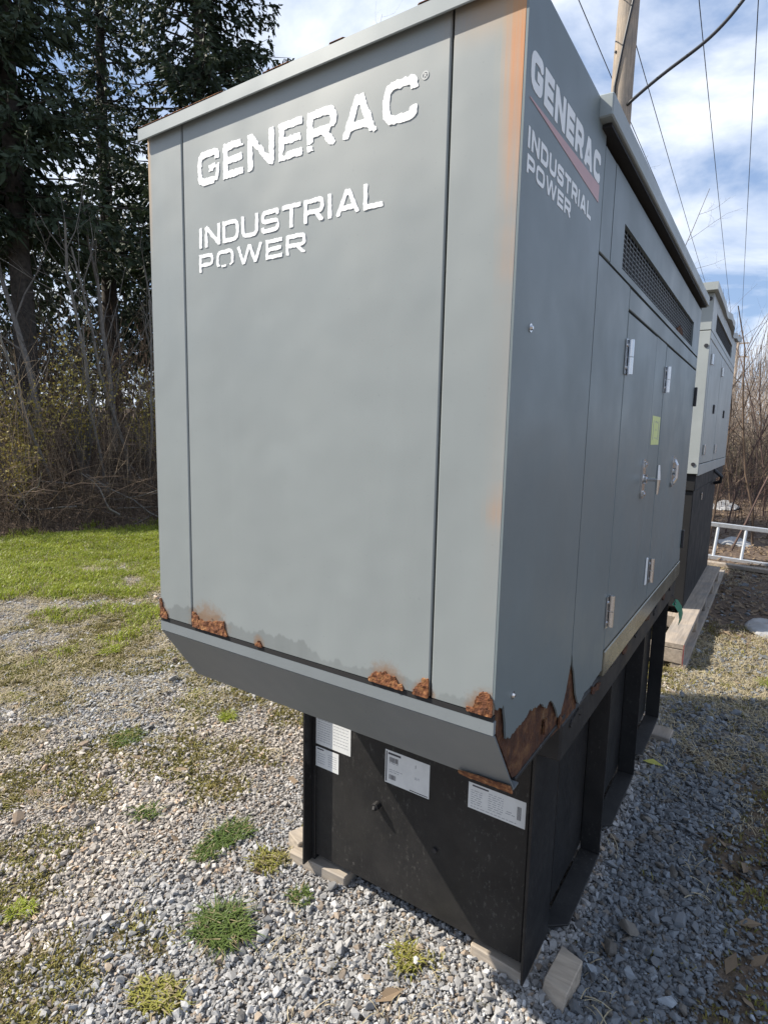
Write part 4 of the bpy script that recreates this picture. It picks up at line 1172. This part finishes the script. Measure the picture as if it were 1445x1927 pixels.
for b in ((AY0 + .012, 4.86, 1.415, 1.70), (6.85, AY1, 1.415, 1.70), (4.86, 6.85, 1.60, 1.70), (4.86, 6.85, 1.415, 1.455)):
    hd.box(AX1 - .012, AX1, b[0], b[1], z2(b[2]), z2(b[3]))
hd.build('vent_panel', M['paint_far'], g2)
v2 = b2('vent', (AX1 - .05, AX1 - .04, 4.86, 6.85, 1.45, 1.605), M['liner'], 0)
sl = MB().box(AX1 - .034, AX1 - .012, 4.861, 6.849, z2(1.458), z2(1.464)).build('slat', M['paint_skirt'], v2)
for i in range(1, 9):
    c = sl.copy(); COL.objects.link(c); c.location = (0, 0, i * 0.0165)
b2('header_strip', (AX1 - .012, AX1, AY0 + .012, AY1, 1.35, 1.41), M['paint_far'])
d1 = b2('door', (AX1 - .012, AX1 + .002, 4.64, 5.30, .335, 1.342), M['paint_far'], 0.004, label='pale grey front side door')
d2 = b2('door', (AX1 - .012, AX1 + .002, 5.72, 6.62, .335, 1.342), M['paint_far'], 0.004, label='pale grey rear side door')
b2('door_post', (AX1 - .012, AX1, 5.306, 5.714, .335, 1.344), M['paint_far'])
b2('door_post', (AX1 - .012, AX1, 4.5125, 4.634, .335, 1.344), M['paint_far'])
b2('side_panel', (AX1 - .012, AX1, 6.626, AY1, .335, 1.344), M['paint_far'])
b2('lower_strip', (AX1 - .012, AX1 + .003, AY0 + .012, AY1, .235, .329), M['paint_far'])
b2('side_panel', (AX0, AX0 + .01, AY0 + .012, AY1, .25, 1.70), M['paint_far'])
b2('rear_panel', (AX0, AX1, AY1 + .001, AY1 + .012, .25, 1.70), M['paint_far'])
for y, dr in ((4.66, d1), (5.74, d2)):
    for z in (1.2, .45): b2('hinge', (AX1 + .0025, AX1 + .02, y, y + .05, z - .045, z + .045), M['chrome'], 0.004, dr)
for y, dr in ((5.23, d1), (6.42, d2)): b2('handle', (AX1 + .0025, AX1 + .016, y, y + .05, .775, .86), M['steel_dark'], 0.006, dr)
for x, z in ((.846, 1.655), (.846, 1.29), (.83, .33)):
    MB().tube([(x, AY0 + .002, z2(z)), (x, AY0 - .006, z2(z))], 0.016, 10).build('bolt', M['steel_dark'], g2)
# roof, its right-hand edge buckled
ry = np.linspace(4.40, 7.55, 26); mbr = MB()
wob = [0.0 + 0.022 * math.sin((y - 4.4) * 4.6) * sstep(5.0, 6.2, y) + 0.012 * math.sin(y * 11) * sstep(5.2, 6.5, y) for y in ry]
vs, fs = [], []
for y, w in zip(ry, wob):
    vs += [(AX0 - .03, y, z2(1.70)), (AX1 + .03 + w * .6, y, z2(1.703 + w)), (AX1 + .03 + w * .6, y, z2(1.762 + w)), (AX0 - .03, y, z2(1.762))]
for i in range(len(ry) - 1):
    a = 4 * i; fs += [(a, a + 4, a + 5, a + 1), (a + 1, a + 5, a + 6, a + 2), (a + 2, a + 6, a + 7, a + 3), (a + 3, a + 7, a + 4, a)]
fs += [(0, 1, 2, 3), tuple(4 * (len(ry) - 1) + k for k in (3, 2, 1, 0))]
mbr.add(vs, fs).build('roof', M['paint_far'], g2, label='pale grey roof with a buckled edge')
b2('base_frame', (AX0 + .04, AX1 - .015, AY0 + .03, AY1 - .02, .105, .249), M['black_far'], 0.006)
b2('fuel_tank', (AX0 + .02, AX1 - .025, AY0 + .05, 6.7, -.918, .103), M['black_far'], 0.006)
MB().tube([(AX1 - .014, 6.2, z2(.22)), (AX1 + .06, 6.25, z2(.15)), (AX1 + .05, 6.3, z2(.09)), (AX1 - .01, 6.35, z2(.07))], .018, 8).build('hose', M['cable'], g2)
b2('drain_fitting', (AX1 - .0245, AX1 - .01, 5.15, 5.18, -.02, .05), M['chrome'], .003)

# ------------------------------------------------------------------ ladder resting on its side
lad = empty('ladder', (1.6, 8.3, 0), 'aluminium ladder lying on its side beyond the pallet', 'ladder')
hL = float(hgt(1.4, 8.3))
def lpt(x, t): return Vector((x, 8.28 + 0.10 * t, hL + 0.03 + 0.45 * t - 0.035 * (x - 0.7)))
for t in (0.0, 1.0):
    a, b = lpt(0.36, t), lpt(3.3, t)
    MB().prism([a + Vector(d) for d in ((0, -.03, -.03), (0, .03, -.03), (0, .03, .03), (0, -.03, .03))], b - a).build('rail', M['alu'], lad, 0.006)
for k in range(9):
    x = 0.46 + k * 0.335
    MB().tube([lpt(x, 0.03) + Vector((0, 0, .0)), lpt(x + .025, 0.97)], 0.021, 10).build('rung', M['alu'], lad)

# ------------------------------------------------------------------ debris on the ground
yl = Strands(); yl.quads([[-.04, 0, .01]], [[0, -.022, .018]], [[.05, .0, .012]], [[0, 0, .004]]); yl.quads([[-.04, 0, .01]], [[0, 0, .004]], [[.05, 0, .012]], [[.0, .025, .02]])
o = yl.build('fallen_leaf', M['leaf_yellow']); o.location = (1.02, 2.07, float(hgt(1.02, 2.07)) + .012); o.scale = (1.1, 1.1, 1.1)
tag(o, 'single bright yellow leaf on the shaded gravel', 'leaf')
def crumpled(name, x, y, sx, sy, h, seed, mat, label, cat):
    n = 16; u = np.linspace(-1, 1, n); U, V = np.meshgrid(u, u, indexing='ij')
    r = np.hypot(U, V); edge = 0.75 + 0.35 * fbm(np.cos(np.arctan2(V, U)) * 2 + 5, np.sin(np.arctan2(V, U)) * 2 + 5, seed)
    k = np.minimum(1, edge / np.maximum(r, 1e-3)); U2, V2 = U * k, V * k
    Z = h * (0.1 + fbm(U * 2.5 + 9, V * 2.5 + 9, seed + 3) ** 2 * 1.7) * (1.05 - 0.9 * np.minimum(r, 1) ** 2)
    X = x + U2 * sx; Y = y + V2 * sy
    P = np.stack([X, Y, hgt(X, Y) + np.maximum(Z, .004)], -1).reshape(-1, 3)
    P2 = P - np.array([0, 0, .0035])
    i = np.arange(n * n).reshape(n, n)
    q = np.stack([i[:-1, :-1], i[1:, :-1], i[1:, 1:], i[:-1, 1:]], -1).reshape(-1, 4)
    ring = np.concatenate([i[0, :], i[1:, -1], i[-1, :-1][::-1], i[1:-1, 0][::-1]]); r2 = np.roll(ring, -1)
    side = np.stack([ring, r2, r2 + n * n, ring + n * n], -1)
    c = np.array([x, y, float(hgt(x, y))])
    o = np_mesh(name, np.concatenate([P, P2]) - c, np.concatenate([q, q[:, ::-1] + n * n, side]), mat); o.location = c
    return tag(o, label, cat)
crumpled('plastic_sheet', 1.52, 5.05, .26, .34, .09, 3, M['plastic_white'], 'crumpled grey plastic sheet on the ground at the right edge', 'plastic sheet')
crumpled('plastic_sheet', 0.98, 9.9, .28, .32, .10, 6, M['plastic_white'], 'pale plastic scrap seen through the ladder rungs', 'plastic sheet')
crumpled('plastic_sheet', 0.62, 13.2, .3, .4, .16, 9, M['plastic_white'], 'torn white plastic at the foot of the brush', 'plastic sheet')
crumpled('plastic_sheet', 1.40, 2.62, .22, .09, .03, 12, M['muddy_plastic'], 'flat muddy plastic scrap on the shaded gravel', 'plastic sheet')
block('timber_board', [(0.5, 7.72), (2.6, 7.42), (2.62, 7.54), (0.52, 7.84)], 0.012, 0.06, M['wood_pallet'], 'long weathered board lying just in front of the ladder', None, 'board')
bx0 = MB().box(-9.2, -8.85, 5.02, 5.24, 0.0, 0.18).build('stone_block', M['concrete'], None, 0.02, 2)
bx0.location.z = float(hgt(-9.0, 5.1)) - .02
tag(bx0, 'small pale grey stone block at the foot of the wood', 'stone')

# ------------------------------------------------------------------ poles and wires
pole = empty('utility_pole', (-1.07, 9.0, 0), 'weathered round wooden utility pole rising behind the generators', 'utility pole')
MB().tube([(-1.09, 9.0, -.1), (-1.075, 9.0, 4.0), (-1.06, 9.0, 7.1), (-1.045, 9.0, 8.1), (-1.02, 9.0, 12.0)], [.19, .175, .158, .152, .135], 18).build('shaft', M['wood_pole'], pole, smooth=True)
MB().tube([(-1.16, 8.84, 0.3), (-1.14, 8.838, 5.6), (-1.13, 8.838, 6.9), (-1.04, 8.845, 7.5), (-0.94, 8.86, 8.1), (-.90, 8.88, 9.0), (-.93, 8.9, 11)], .02, 8).build('conduit', M['cable'], pole)
for z in (6.0, 6.5, 7.0, 7.4, 7.8):
    a = rng.uniform(-2.4, -.8); MB().tube([(-1.06 + .15 * math.cos(a), 9 + .15 * math.sin(a), z), (-1.06 + .17 * math.cos(a), 9 + .17 * math.sin(a), z)], .018, 6).build('bolt', M['steel_dark'], pole)
def wire(pts, r, label, name='power_line', n=28):
    P = np.array(pts, float); t = np.linspace(0, len(P) - 1, n)
    if len(P) == 2:
        C = P[0] + (P[1] - P[0]) * np.linspace(0, 1, n)[:, None]; C[:, 2] -= 0.9 * 4 * np.linspace(0, 1, n) * (1 - np.linspace(0, 1, n))
    else:
        q = np.linspace(0, 1, len(P)); cf = [np.polyfit(q, P[:, k], min(3, len(P) - 1)) for k in range(3)]
        C = np.stack([np.polyval(c, np.linspace(0, 1, n)) for c in cf], -1)
    o = MB().tube(C.tolist(), r, 6).build(name, M['cable'], None, smooth=True)
    return tag(o, label, 'wire', 'overhead wires')
wire([(-1.35, -25, 8.9), (-2.15, 62, 9.0)], .0075, 'thin overhead wire crossing the sky left of the wooden pole')
wire([(-0.05, -25, 8.9), (-2.75, 62, 9.0)], .0075, 'thin overhead wire just right of the wooden pole')
wire([(1.25, -25, 8.9), (-2.35, 62, 9.2)], .0075, 'thin overhead wire left of the outermost one')
wire([(2.35, -25, 8.9), (-2.1, 62, 9.2)], .0075, 'outermost thin overhead wire at the right edge of the sky')
wire([(-.95, 8.9, 6.62), (-.47, 8.95, 6.93), (-.137, 9, 7.12), (.2, 9, 7.36), (.44, 9, 7.61), (.9, 9.1, 8.25), (1.5, 9.2, 9.3)], .024, 'thick black cable curving from the wooden pole', 'service_cable', 40)
fp = empty('utility_pole', (-2.35, 62, 0), 'distant utility pole with two short crossarms', 'utility pole')
MB().tube([(-2.35, 62, -.5), (-2.35, 62, 11.2)], [.16, .11], 10).build('shaft', M['wood_pole'], fp)
for z in (10.4, 9.2): MB().box(-3.2, -1.5, 61.95, 62.05, z, z + .12).build('crossarm', M['wood_pole'], fp)

# ------------------------------------------------------------------ trees
def spruce(loc, H, cb, hw, seed, label, mat='needles', dens=1.0, group='spruces at the left'):
    r = np.random.default_rng(seed)
    root = empty('spruce_tree', loc, label, 'tree', group)
    z = np.linspace(0, H, 14); bend = np.cumsum(r.normal(0, .03, 14))
    rad = 0.0135 * H * (1 - z / H) ** .85 + .012
    T = Strands(); T.tube(np.stack([bend, np.cumsum(r.normal(0, .03, 14)), z], -1), rad, 9)
    T.build('trunk', M['bark'], root)
    B = Strands(); L = Strands(); zz = 1.2
    A0, A1, A2, A3 = [], [], [], []
    while zz < H - .25:
        t = (zz - cb) / (H - cb); dead = zz < cb
        nb = int(r.integers(5, 8)) if not dead else int(r.integers(1, 4))
        for _ in range(nb):
            a = r.uniform(0, 2 * math.pi)
            ln = (hw * (1 - t) ** .75 + .25) * r.uniform(.65, 1.12) if not dead else hw * r.uniform(.25, .75)
            q = np.linspace(0, 1, 7); droop = r.uniform(.16, .42) if not dead else r.uniform(.1, .5)
            bz = zz + r.uniform(-.1, .1) + ln * (0.12 * q - droop * q ** 1.6 + 0.12 * q ** 4)
            wob = r.normal(0, .04, 7).cumsum() * .4
            dirx, diry = math.cos(a), math.sin(a)
            P = np.stack([dirx * ln * q - diry * wob * q, diry * ln * q + dirx * wob * q, bz], -1)
            B.tube(P, np.linspace(.012 * ln + .006, .004, 7), 3)
            if dead:
                for _k in range(5):
                    p0 = P[int(r.integers(2, 6))]; dv = r.normal(0, .35, 3); dv[2] = -abs(dv[2]) * .6
                    B.tube(np.stack([p0, p0 + dv * .6 + r.normal(0, .04, 3), p0 + dv]), [.006, .004, .002], 3)
                continue
            m = max(8, int(ln / .06 * dens))
            s = r.uniform(.03, 1.0, m) ** .85
            base = np.stack([np.interp(s, q, P[:, k]) for k in range(3)], -1)
            side = r.choice([-1, 1], m); ang = a + side * r.uniform(.5, 1.25, m)
            bl = (.14 + .26 * ln * (1 - s) * r.uniform(.5, 1.1, m)) * r.uniform(.7, 1.2, m); bl = np.minimum(bl, .75)
            hang = r.uniform(.25, 1.1, m)
            tipv = np.stack([np.cos(ang) * bl, np.sin(ang) * bl, -hang * bl], -1)
            for rep in range(4):
                f = r.uniform(0, .75, m)[:, None]; st = base + tipv * f
                dv = tipv * r.uniform(.3, .55, m)[:, None] + r.normal(0, .055, (m, 3))
                wv_ = np.cross(dv, r.normal(0, 1, (m, 3))); wv_ /= (np.linalg.norm(wv_, axis=1, keepdims=True) + 1e-9)
                wv_ *= r.uniform(.02, .05, m)[:, None]
                A0.append(st); A1.append(st + dv * .45 + wv_); A2.append(st + dv); A3.append(st + dv * .45 - wv_)
        zz += r.uniform(.16, .30) if not dead else r.uniform(.25, .6)
    L.quads(*(np.concatenate(k) for k in (A0, A1, A2, A3)))
    B.build('branches', M['bark'], root)
    L.build('crown', M[mat], root)
    return root
def gl(x, y): return (x, y, float(hgt(x, y)) - .05)
spruce(gl(-11.6, 5.15), 16.5, 4.0, 2.3, 1, 'dark spruce at the far left picture edge with a thick trunk', dens=.8)
spruce(gl(-11.6, 9.7), 17.5, 3.6, 2.8, 2, 'tall dense spruce just behind the left top corner of the near generator', 'needles', 1.05)
spruce(gl(-14.5, 8.9), 17.0, 4.2, 1.9, 3, 'slim spruce between the two big ones, sky showing through', dens=.3)
spruce(gl(-13.6, 3.9), 17.0, 3.5, 3.1, 4, 'spruce reaching into the picture from beyond its left edge', dens=1.0)
spruce(gl(-16.5, 12.6), 9.0, 2.0, 2.6, 5, 'farther spruce low behind the slim one', dens=.9)

def bare(loc, H, r0, seed, label, mat='bark_grey', group=None, name='bare_tree', cat='tree', levels=3, start=.25, spread=.8, nb=8, lean=(0, 0)):
    r = np.random.default_rng(seed); S = Strands()
    root = empty(name, loc, label, cat, group); Tm = Strands()
    def limb(p, d, ln, rad, lev, S_):
        n = 7 if lev == 0 else 5; P = [np.array(p, float)]; dd = np.array(d, float)
        for k in range(n - 1):
            dd = dd + r.normal(0, .10 + .05 * lev, 3) + np.array([0, 0, .05]); dd /= np.linalg.norm(dd); P.append(P[-1] + dd * ln / (n - 1))
        P = np.array(P); S_.tube(P, np.linspace(rad, rad * (.35 if lev < levels else .2), n), 5 if lev == 0 else 3)
        if lev >= levels: return
        cnt = nb if lev == 0 else max(2, int(nb * .55))
        for k in range(cnt):
            f = r.uniform(start if lev == 0 else .15, .98); i = min(int(f * (n - 1)), n - 2); ff = f * (n - 1) - i
            q = P[i] * (1 - ff) + P[i + 1] * ff; t = P[i + 1] - P[i]; t /= np.linalg.norm(t)
            a = r.normal(0, 1, 3); a -= t * a.dot(t); a /= np.linalg.norm(a)
            limb(q, t * (1 - spread * .5) + a * spread, ln * r.uniform(.28, .5) * (1.15 - .5 * f), rad * (1 - .6 * f) * .5, lev + 1, S)
    limb((0, 0, 0), (lean[0], lean[1], 1), H, r0, 0, Tm)
    Tm.build('trunk', M[mat], root)
    if S.V: S.build('branches', M[mat], root)
    return root
# saplings in front of the wood on the left
LS = [(-9.0, 4.35, 3.8, .035, 'pale thin sapling nearest the left picture edge'), (-9.3, 5.0, 4.6, .045, 'grey forked sapling above the yellow shrub'),
      (-8.9, 5.15, 3.0, .03, 'short thin sapling left of the stone block'), (-9.0, 5.75, 4.4, .04, 'straight pale sapling in the middle of the left brush'),
      (-8.6, 5.9, 3.6, .03, 'slim leaning sapling in the left brush'), (-8.7, 6.5, 4.2, .035, 'sapling close to the left edge of the near generator'),
      (-10.2, 6.2, 5.2, .06, 'taller bare sapling standing deeper in the left wood'), (-10.4, 4.7, 5.6, .07, 'bare grey tree with broken limb deeper at the left')]
for i, (x, y, h, r0, lab_) in enumerate(LS):
    bare(gl(x, y), h, r0, 40 + i, lab_, 'bark_grey', 'bare saplings at the left', 'bare_sapling', 'sapling', 2, .3, .55, 7, (rng.uniform(-.15, .15), rng.uniform(-.15, .15)))
# saplings on the right beyond the ladder
RS = [(0.62, 9.6), (0.95, 9.2), (1.22, 9.9), (0.78, 10.8), (1.38, 10.6), (1.05, 11.6), (0.45, 11.8), (1.3, 12.6), (0.7, 13.4), (1.25, 14.4), (0.35, 14.6), (1.0, 15.6), (0.5, 17.0), (1.2, 17.6)]
RL = ['thin dark sapling at the corner of the far generator', 'nearest dark stem rising behind the ladder', 'leaning sapling behind the ladder near the right edge', 'sapling with fine twigs beside the far generator',
      'sapling at the right picture edge', 'forked sapling in the middle of the right brush', 'sapling hidden partly by the far generator', 'slender sapling farther back at the right edge',
      'reddish sapling farther back beside the far generator', 'tall thin sapling deeper in the right brush', 'sapling deep behind the far generator', 'pale sapling deep in the right brush', 'far thin stem near the far generator', 'farthest sapling at the right edge']
for i, ((x, y), lab_) in enumerate(zip(RS, RL)):
    bare(gl(x, y), rng.uniform(2.6, 3.9) + .08 * (y - 9), rng.uniform(.014, .026), 70 + i, lab_, 'twig_red' if i % 2 else 'twig_dark', 'bare saplings at the right', 'bare_sapling', 'sapling', 2, .2, .6, 8, (rng.uniform(-.12, .35), rng.uniform(-.3, .2)))
# bare crowns showing above the near generator
bare(gl(-1.75, 14.5), 7.9, .05, 95, 'bare tree whose twigs show above the roof beside the wooden pole', 'bark_grey', 'bare trees behind the generators', levels=4, nb=10, start=.4)
bare(gl(-1.35, 17.5), 6.9, .045, 96, 'smaller bare tree whose twigs show above the roof edge farther right', 'bark_grey', 'bare trees behind the generators', levels=4, nb=9, start=.4)
bare(gl(-9.0, 15.0), 11.9, .05, 97, 'bare treetop just showing over the lid of the near generator', 'bark_grey', 'bare trees behind the generators', levels=3, nb=8, start=.4)

# young-leafed shrubs at the edge of the wood
def shrub(loc, H, W, seed, label, nleaf=2600, mat='bud_leaf'):
    r = np.random.default_rng(seed); root = empty('shrub', loc, label, 'shrub', 'yellowish shrubs at the left')
    S = Strands(); A, Bq, C, D = [], [], [], []
    for k in range(26):
        a = r.uniform(0, 6.28); out = r.uniform(.2, 1) * W; q = np.linspace(0, 1, 6)
        P = np.stack([math.cos(a) * out * q ** 1.3, math.sin(a) * out * q ** 1.3, H * r.uniform(.6, 1) * (q * 1.25 - .25 * q ** 3)], -1) + r.normal(0, .03, (6, 3)).cumsum(0) * .5
        S.tube(P, np.linspace(.011, .003, 6), 3); m = nleaf // 26
        s = r.uniform(.3, 1, m); b = np.stack([np.interp(s, q, P[:, j]) for j in range(3)], -1) + r.normal(0, .10, (m, 3))
        d = r.normal(0, 1, (m, 3)); d /= np.linalg.norm(d, axis=1, keepdims=True); w = np.cross(d, r.normal(0, 1, (m, 3))); w /= np.linalg.norm(w, axis=1, keepdims=True)
        L_ = r.uniform(.035, .07, m)[:, None]
        A.append(b); Bq.append(b + d * L_ * .5 + w * L_ * .3); C.append(b + d * L_); D.append(b + d * L_ * .5 - w * L_ * .3)
    S.build('stems', M['bark_grey'], root)
    L = Strands(); L.quads(*(np.concatenate(k) for k in (A, Bq, C, D))); L.build('leaves', M[mat], root)
shrub(gl(-9.35, 3.95), 2.2, .8, 1, 'yellow green shrub at the left picture edge', 1700)
shrub(gl(-9.2, 4.9), 2.9, .9, 2, 'tallest yellowish shrub in the middle of the brush', 1500)
shrub(gl(-8.9, 6.1), 2.3, .7, 3, 'yellowish shrub beside the near generator', 800)
shrub(gl(-8.75, 3.6), 1.3, .6, 4, 'low yellow shrub down at the grass edge', 900)

# brush too tangled to count
def thicket(name, n, sampler, hlo, hhi, mat, label, seed, rad=.006, arch=.6):
    r = np.random.default_rng(seed); S = Strands()
    x, y = sampler(r, n); z = hgt(x, y)
    for i in range(len(x)):
        h = r.uniform(hlo, hhi); a = r.uniform(0, 6.28); q = np.linspace(0, 1, 6); ln = arch * h * r.uniform(.1, 1)
        P = np.stack([x[i] + math.cos(a) * ln * q ** 1.6, y[i] + math.sin(a) * ln * q ** 1.6, z[i] - .03 + h * (q - .28 * (ln / h) * q ** 3)], -1) + r.normal(0, .025, (6, 3)).cumsum(0)
        S.tube(P, np.linspace(rad, rad * .3, 6), 3)
        for k in range(3):
            j = int(r.integers(2, 5)); d = r.normal(0, .22, 3); d[2] = abs(d[2]) * .6
            S.tube(np.stack([P[j], P[j] + d * .5 + r.normal(0, .03, 3), P[j] + d]), [rad * .5, rad * .35, rad * .2], 3)
    o = S.build(name, M[mat]); return tag(o, label, 'brush', None, 'stuff')
def left_zone(s0, s1, t0, t1):
    def f(r, n):
        s = r.uniform(s0, s1, n); t = r.uniform(t0, t1, n)           # s away from the yard, t along the wood edge
        return -0.93 * s + 0.36 * t, 0.36 * s + 0.93 * t
    return f
thicket('brush', 1700, left_zone(8.3, 11.5, -2.5, 5.5), .25, 1.6, 'twig_dark', 'dark tangled brush along the edge of the wood', 7, .006, 1.6)
thicket('dry_brush', 420, left_zone(8.9, 11.5, -2.5, 5.5), .8, 3.2, 'twig_tan', 'tan dry stems among the dark brush at the left', 8, .0055, .6)
thicket('deep_brush', 1000, left_zone(11.5, 17, -4, 8), 1.2, 3.6, 'twig_dark', 'deep shaded brush inside the left wood', 9, .009, .5)
def right_zone(y0, y1, xa_, xb_):
    def f(r, n):
        y = r.uniform(y0, y1, n); x = r.uniform(-.8, 2.6, n) - (y - 14) * .05; return x, y
    return f
thicket('brush', 420, right_zone(11.5, 17, 0, 2), .6, 2.4, 'twig_red', 'reddish thin brush beyond the ladder', 10, .006, .7)
thicket('dry_brush', 800, right_zone(17, 27, 0, 2), 1.6, 4.2, 'twig_pale', 'pale tan thicket far behind the ladder', 11, .010, .35)
thicket('reeds', 900, right_zone(15, 22, 0, 2), .8, 2.0, 'reed', 'dry straw coloured stems far behind the ladder', 12, .007, .3)
def wide_zone(r, n):
    y = r.uniform(28, 46, n); return r.uniform(-9, 6, n), y
thicket('far_thicket', 1100, wide_zone, 3.0, 6.5, 'twig_pale', 'far grey brown wood edge on the horizon', 13, .02, .3)

r_ = np.random.default_rng(33); FB = Strands()
for k in range(90):
    sx, tx = r_.uniform(8.5, 10.5), r_.uniform(-2.5, 5.5); x0, y0 = -0.93 * sx + 0.36 * tx, 0.36 * sx + 0.93 * tx
    a = r_.uniform(0, 6.28); ln = r_.uniform(.5, 2.0); q = np.linspace(-.5, .5, 6)
    xs, ys = x0 + math.cos(a) * ln * q, y0 + math.sin(a) * ln * q
    FB.tube(np.stack([xs, ys, hgt(xs, ys) + .05 + r_.uniform(0, .6) + q * r_.normal(0, .5)], -1) + r_.normal(0, .03, (6, 3)), np.linspace(.016, .005, 6) * r_.uniform(.5, 1.3), 4)
tag(FB.build('fallen_branches', M['bark_grey']), 'pale fallen branches lying in the dark brush', 'branches', None, 'stuff')

# dark mass of conifers deep in the wood
def mass(name, n, zone, zlo, zhi, seed, label):
    r = np.random.default_rng(seed); x, y = zone(r, n); z = hgt(x, y) + r.uniform(zlo, zhi, n)
    c = np.stack([x, y, z], -1); keep = fbm(x * .35 + z * .2, y * .35 - z * .5, 5) > .40; c = c[keep]; m = len(c)
    d = r.normal(0, 1, (m, 3)); d[:, 2] -= .6; d /= np.linalg.norm(d, axis=1, keepdims=True); w = np.cross(d, r.normal(0, 1, (m, 3))); w /= np.linalg.norm(w, axis=1, keepdims=True)
    L_ = r.uniform(.2, .5, m)[:, None]; S = Strands(); S.quads(c, c + d * L_ * .4 + w * L_ * .16, c + d * L_, c + d * L_ * .4 - w * L_ * .16)
    return tag(S.build(name, M['needles']), label, 'foliage', None, 'stuff')
mass('far_conifers', 34000, left_zone(17.5, 25, -9, 16), 0.2, 6.8, 21, 'dark distant conifer foliage deep in the left wood')
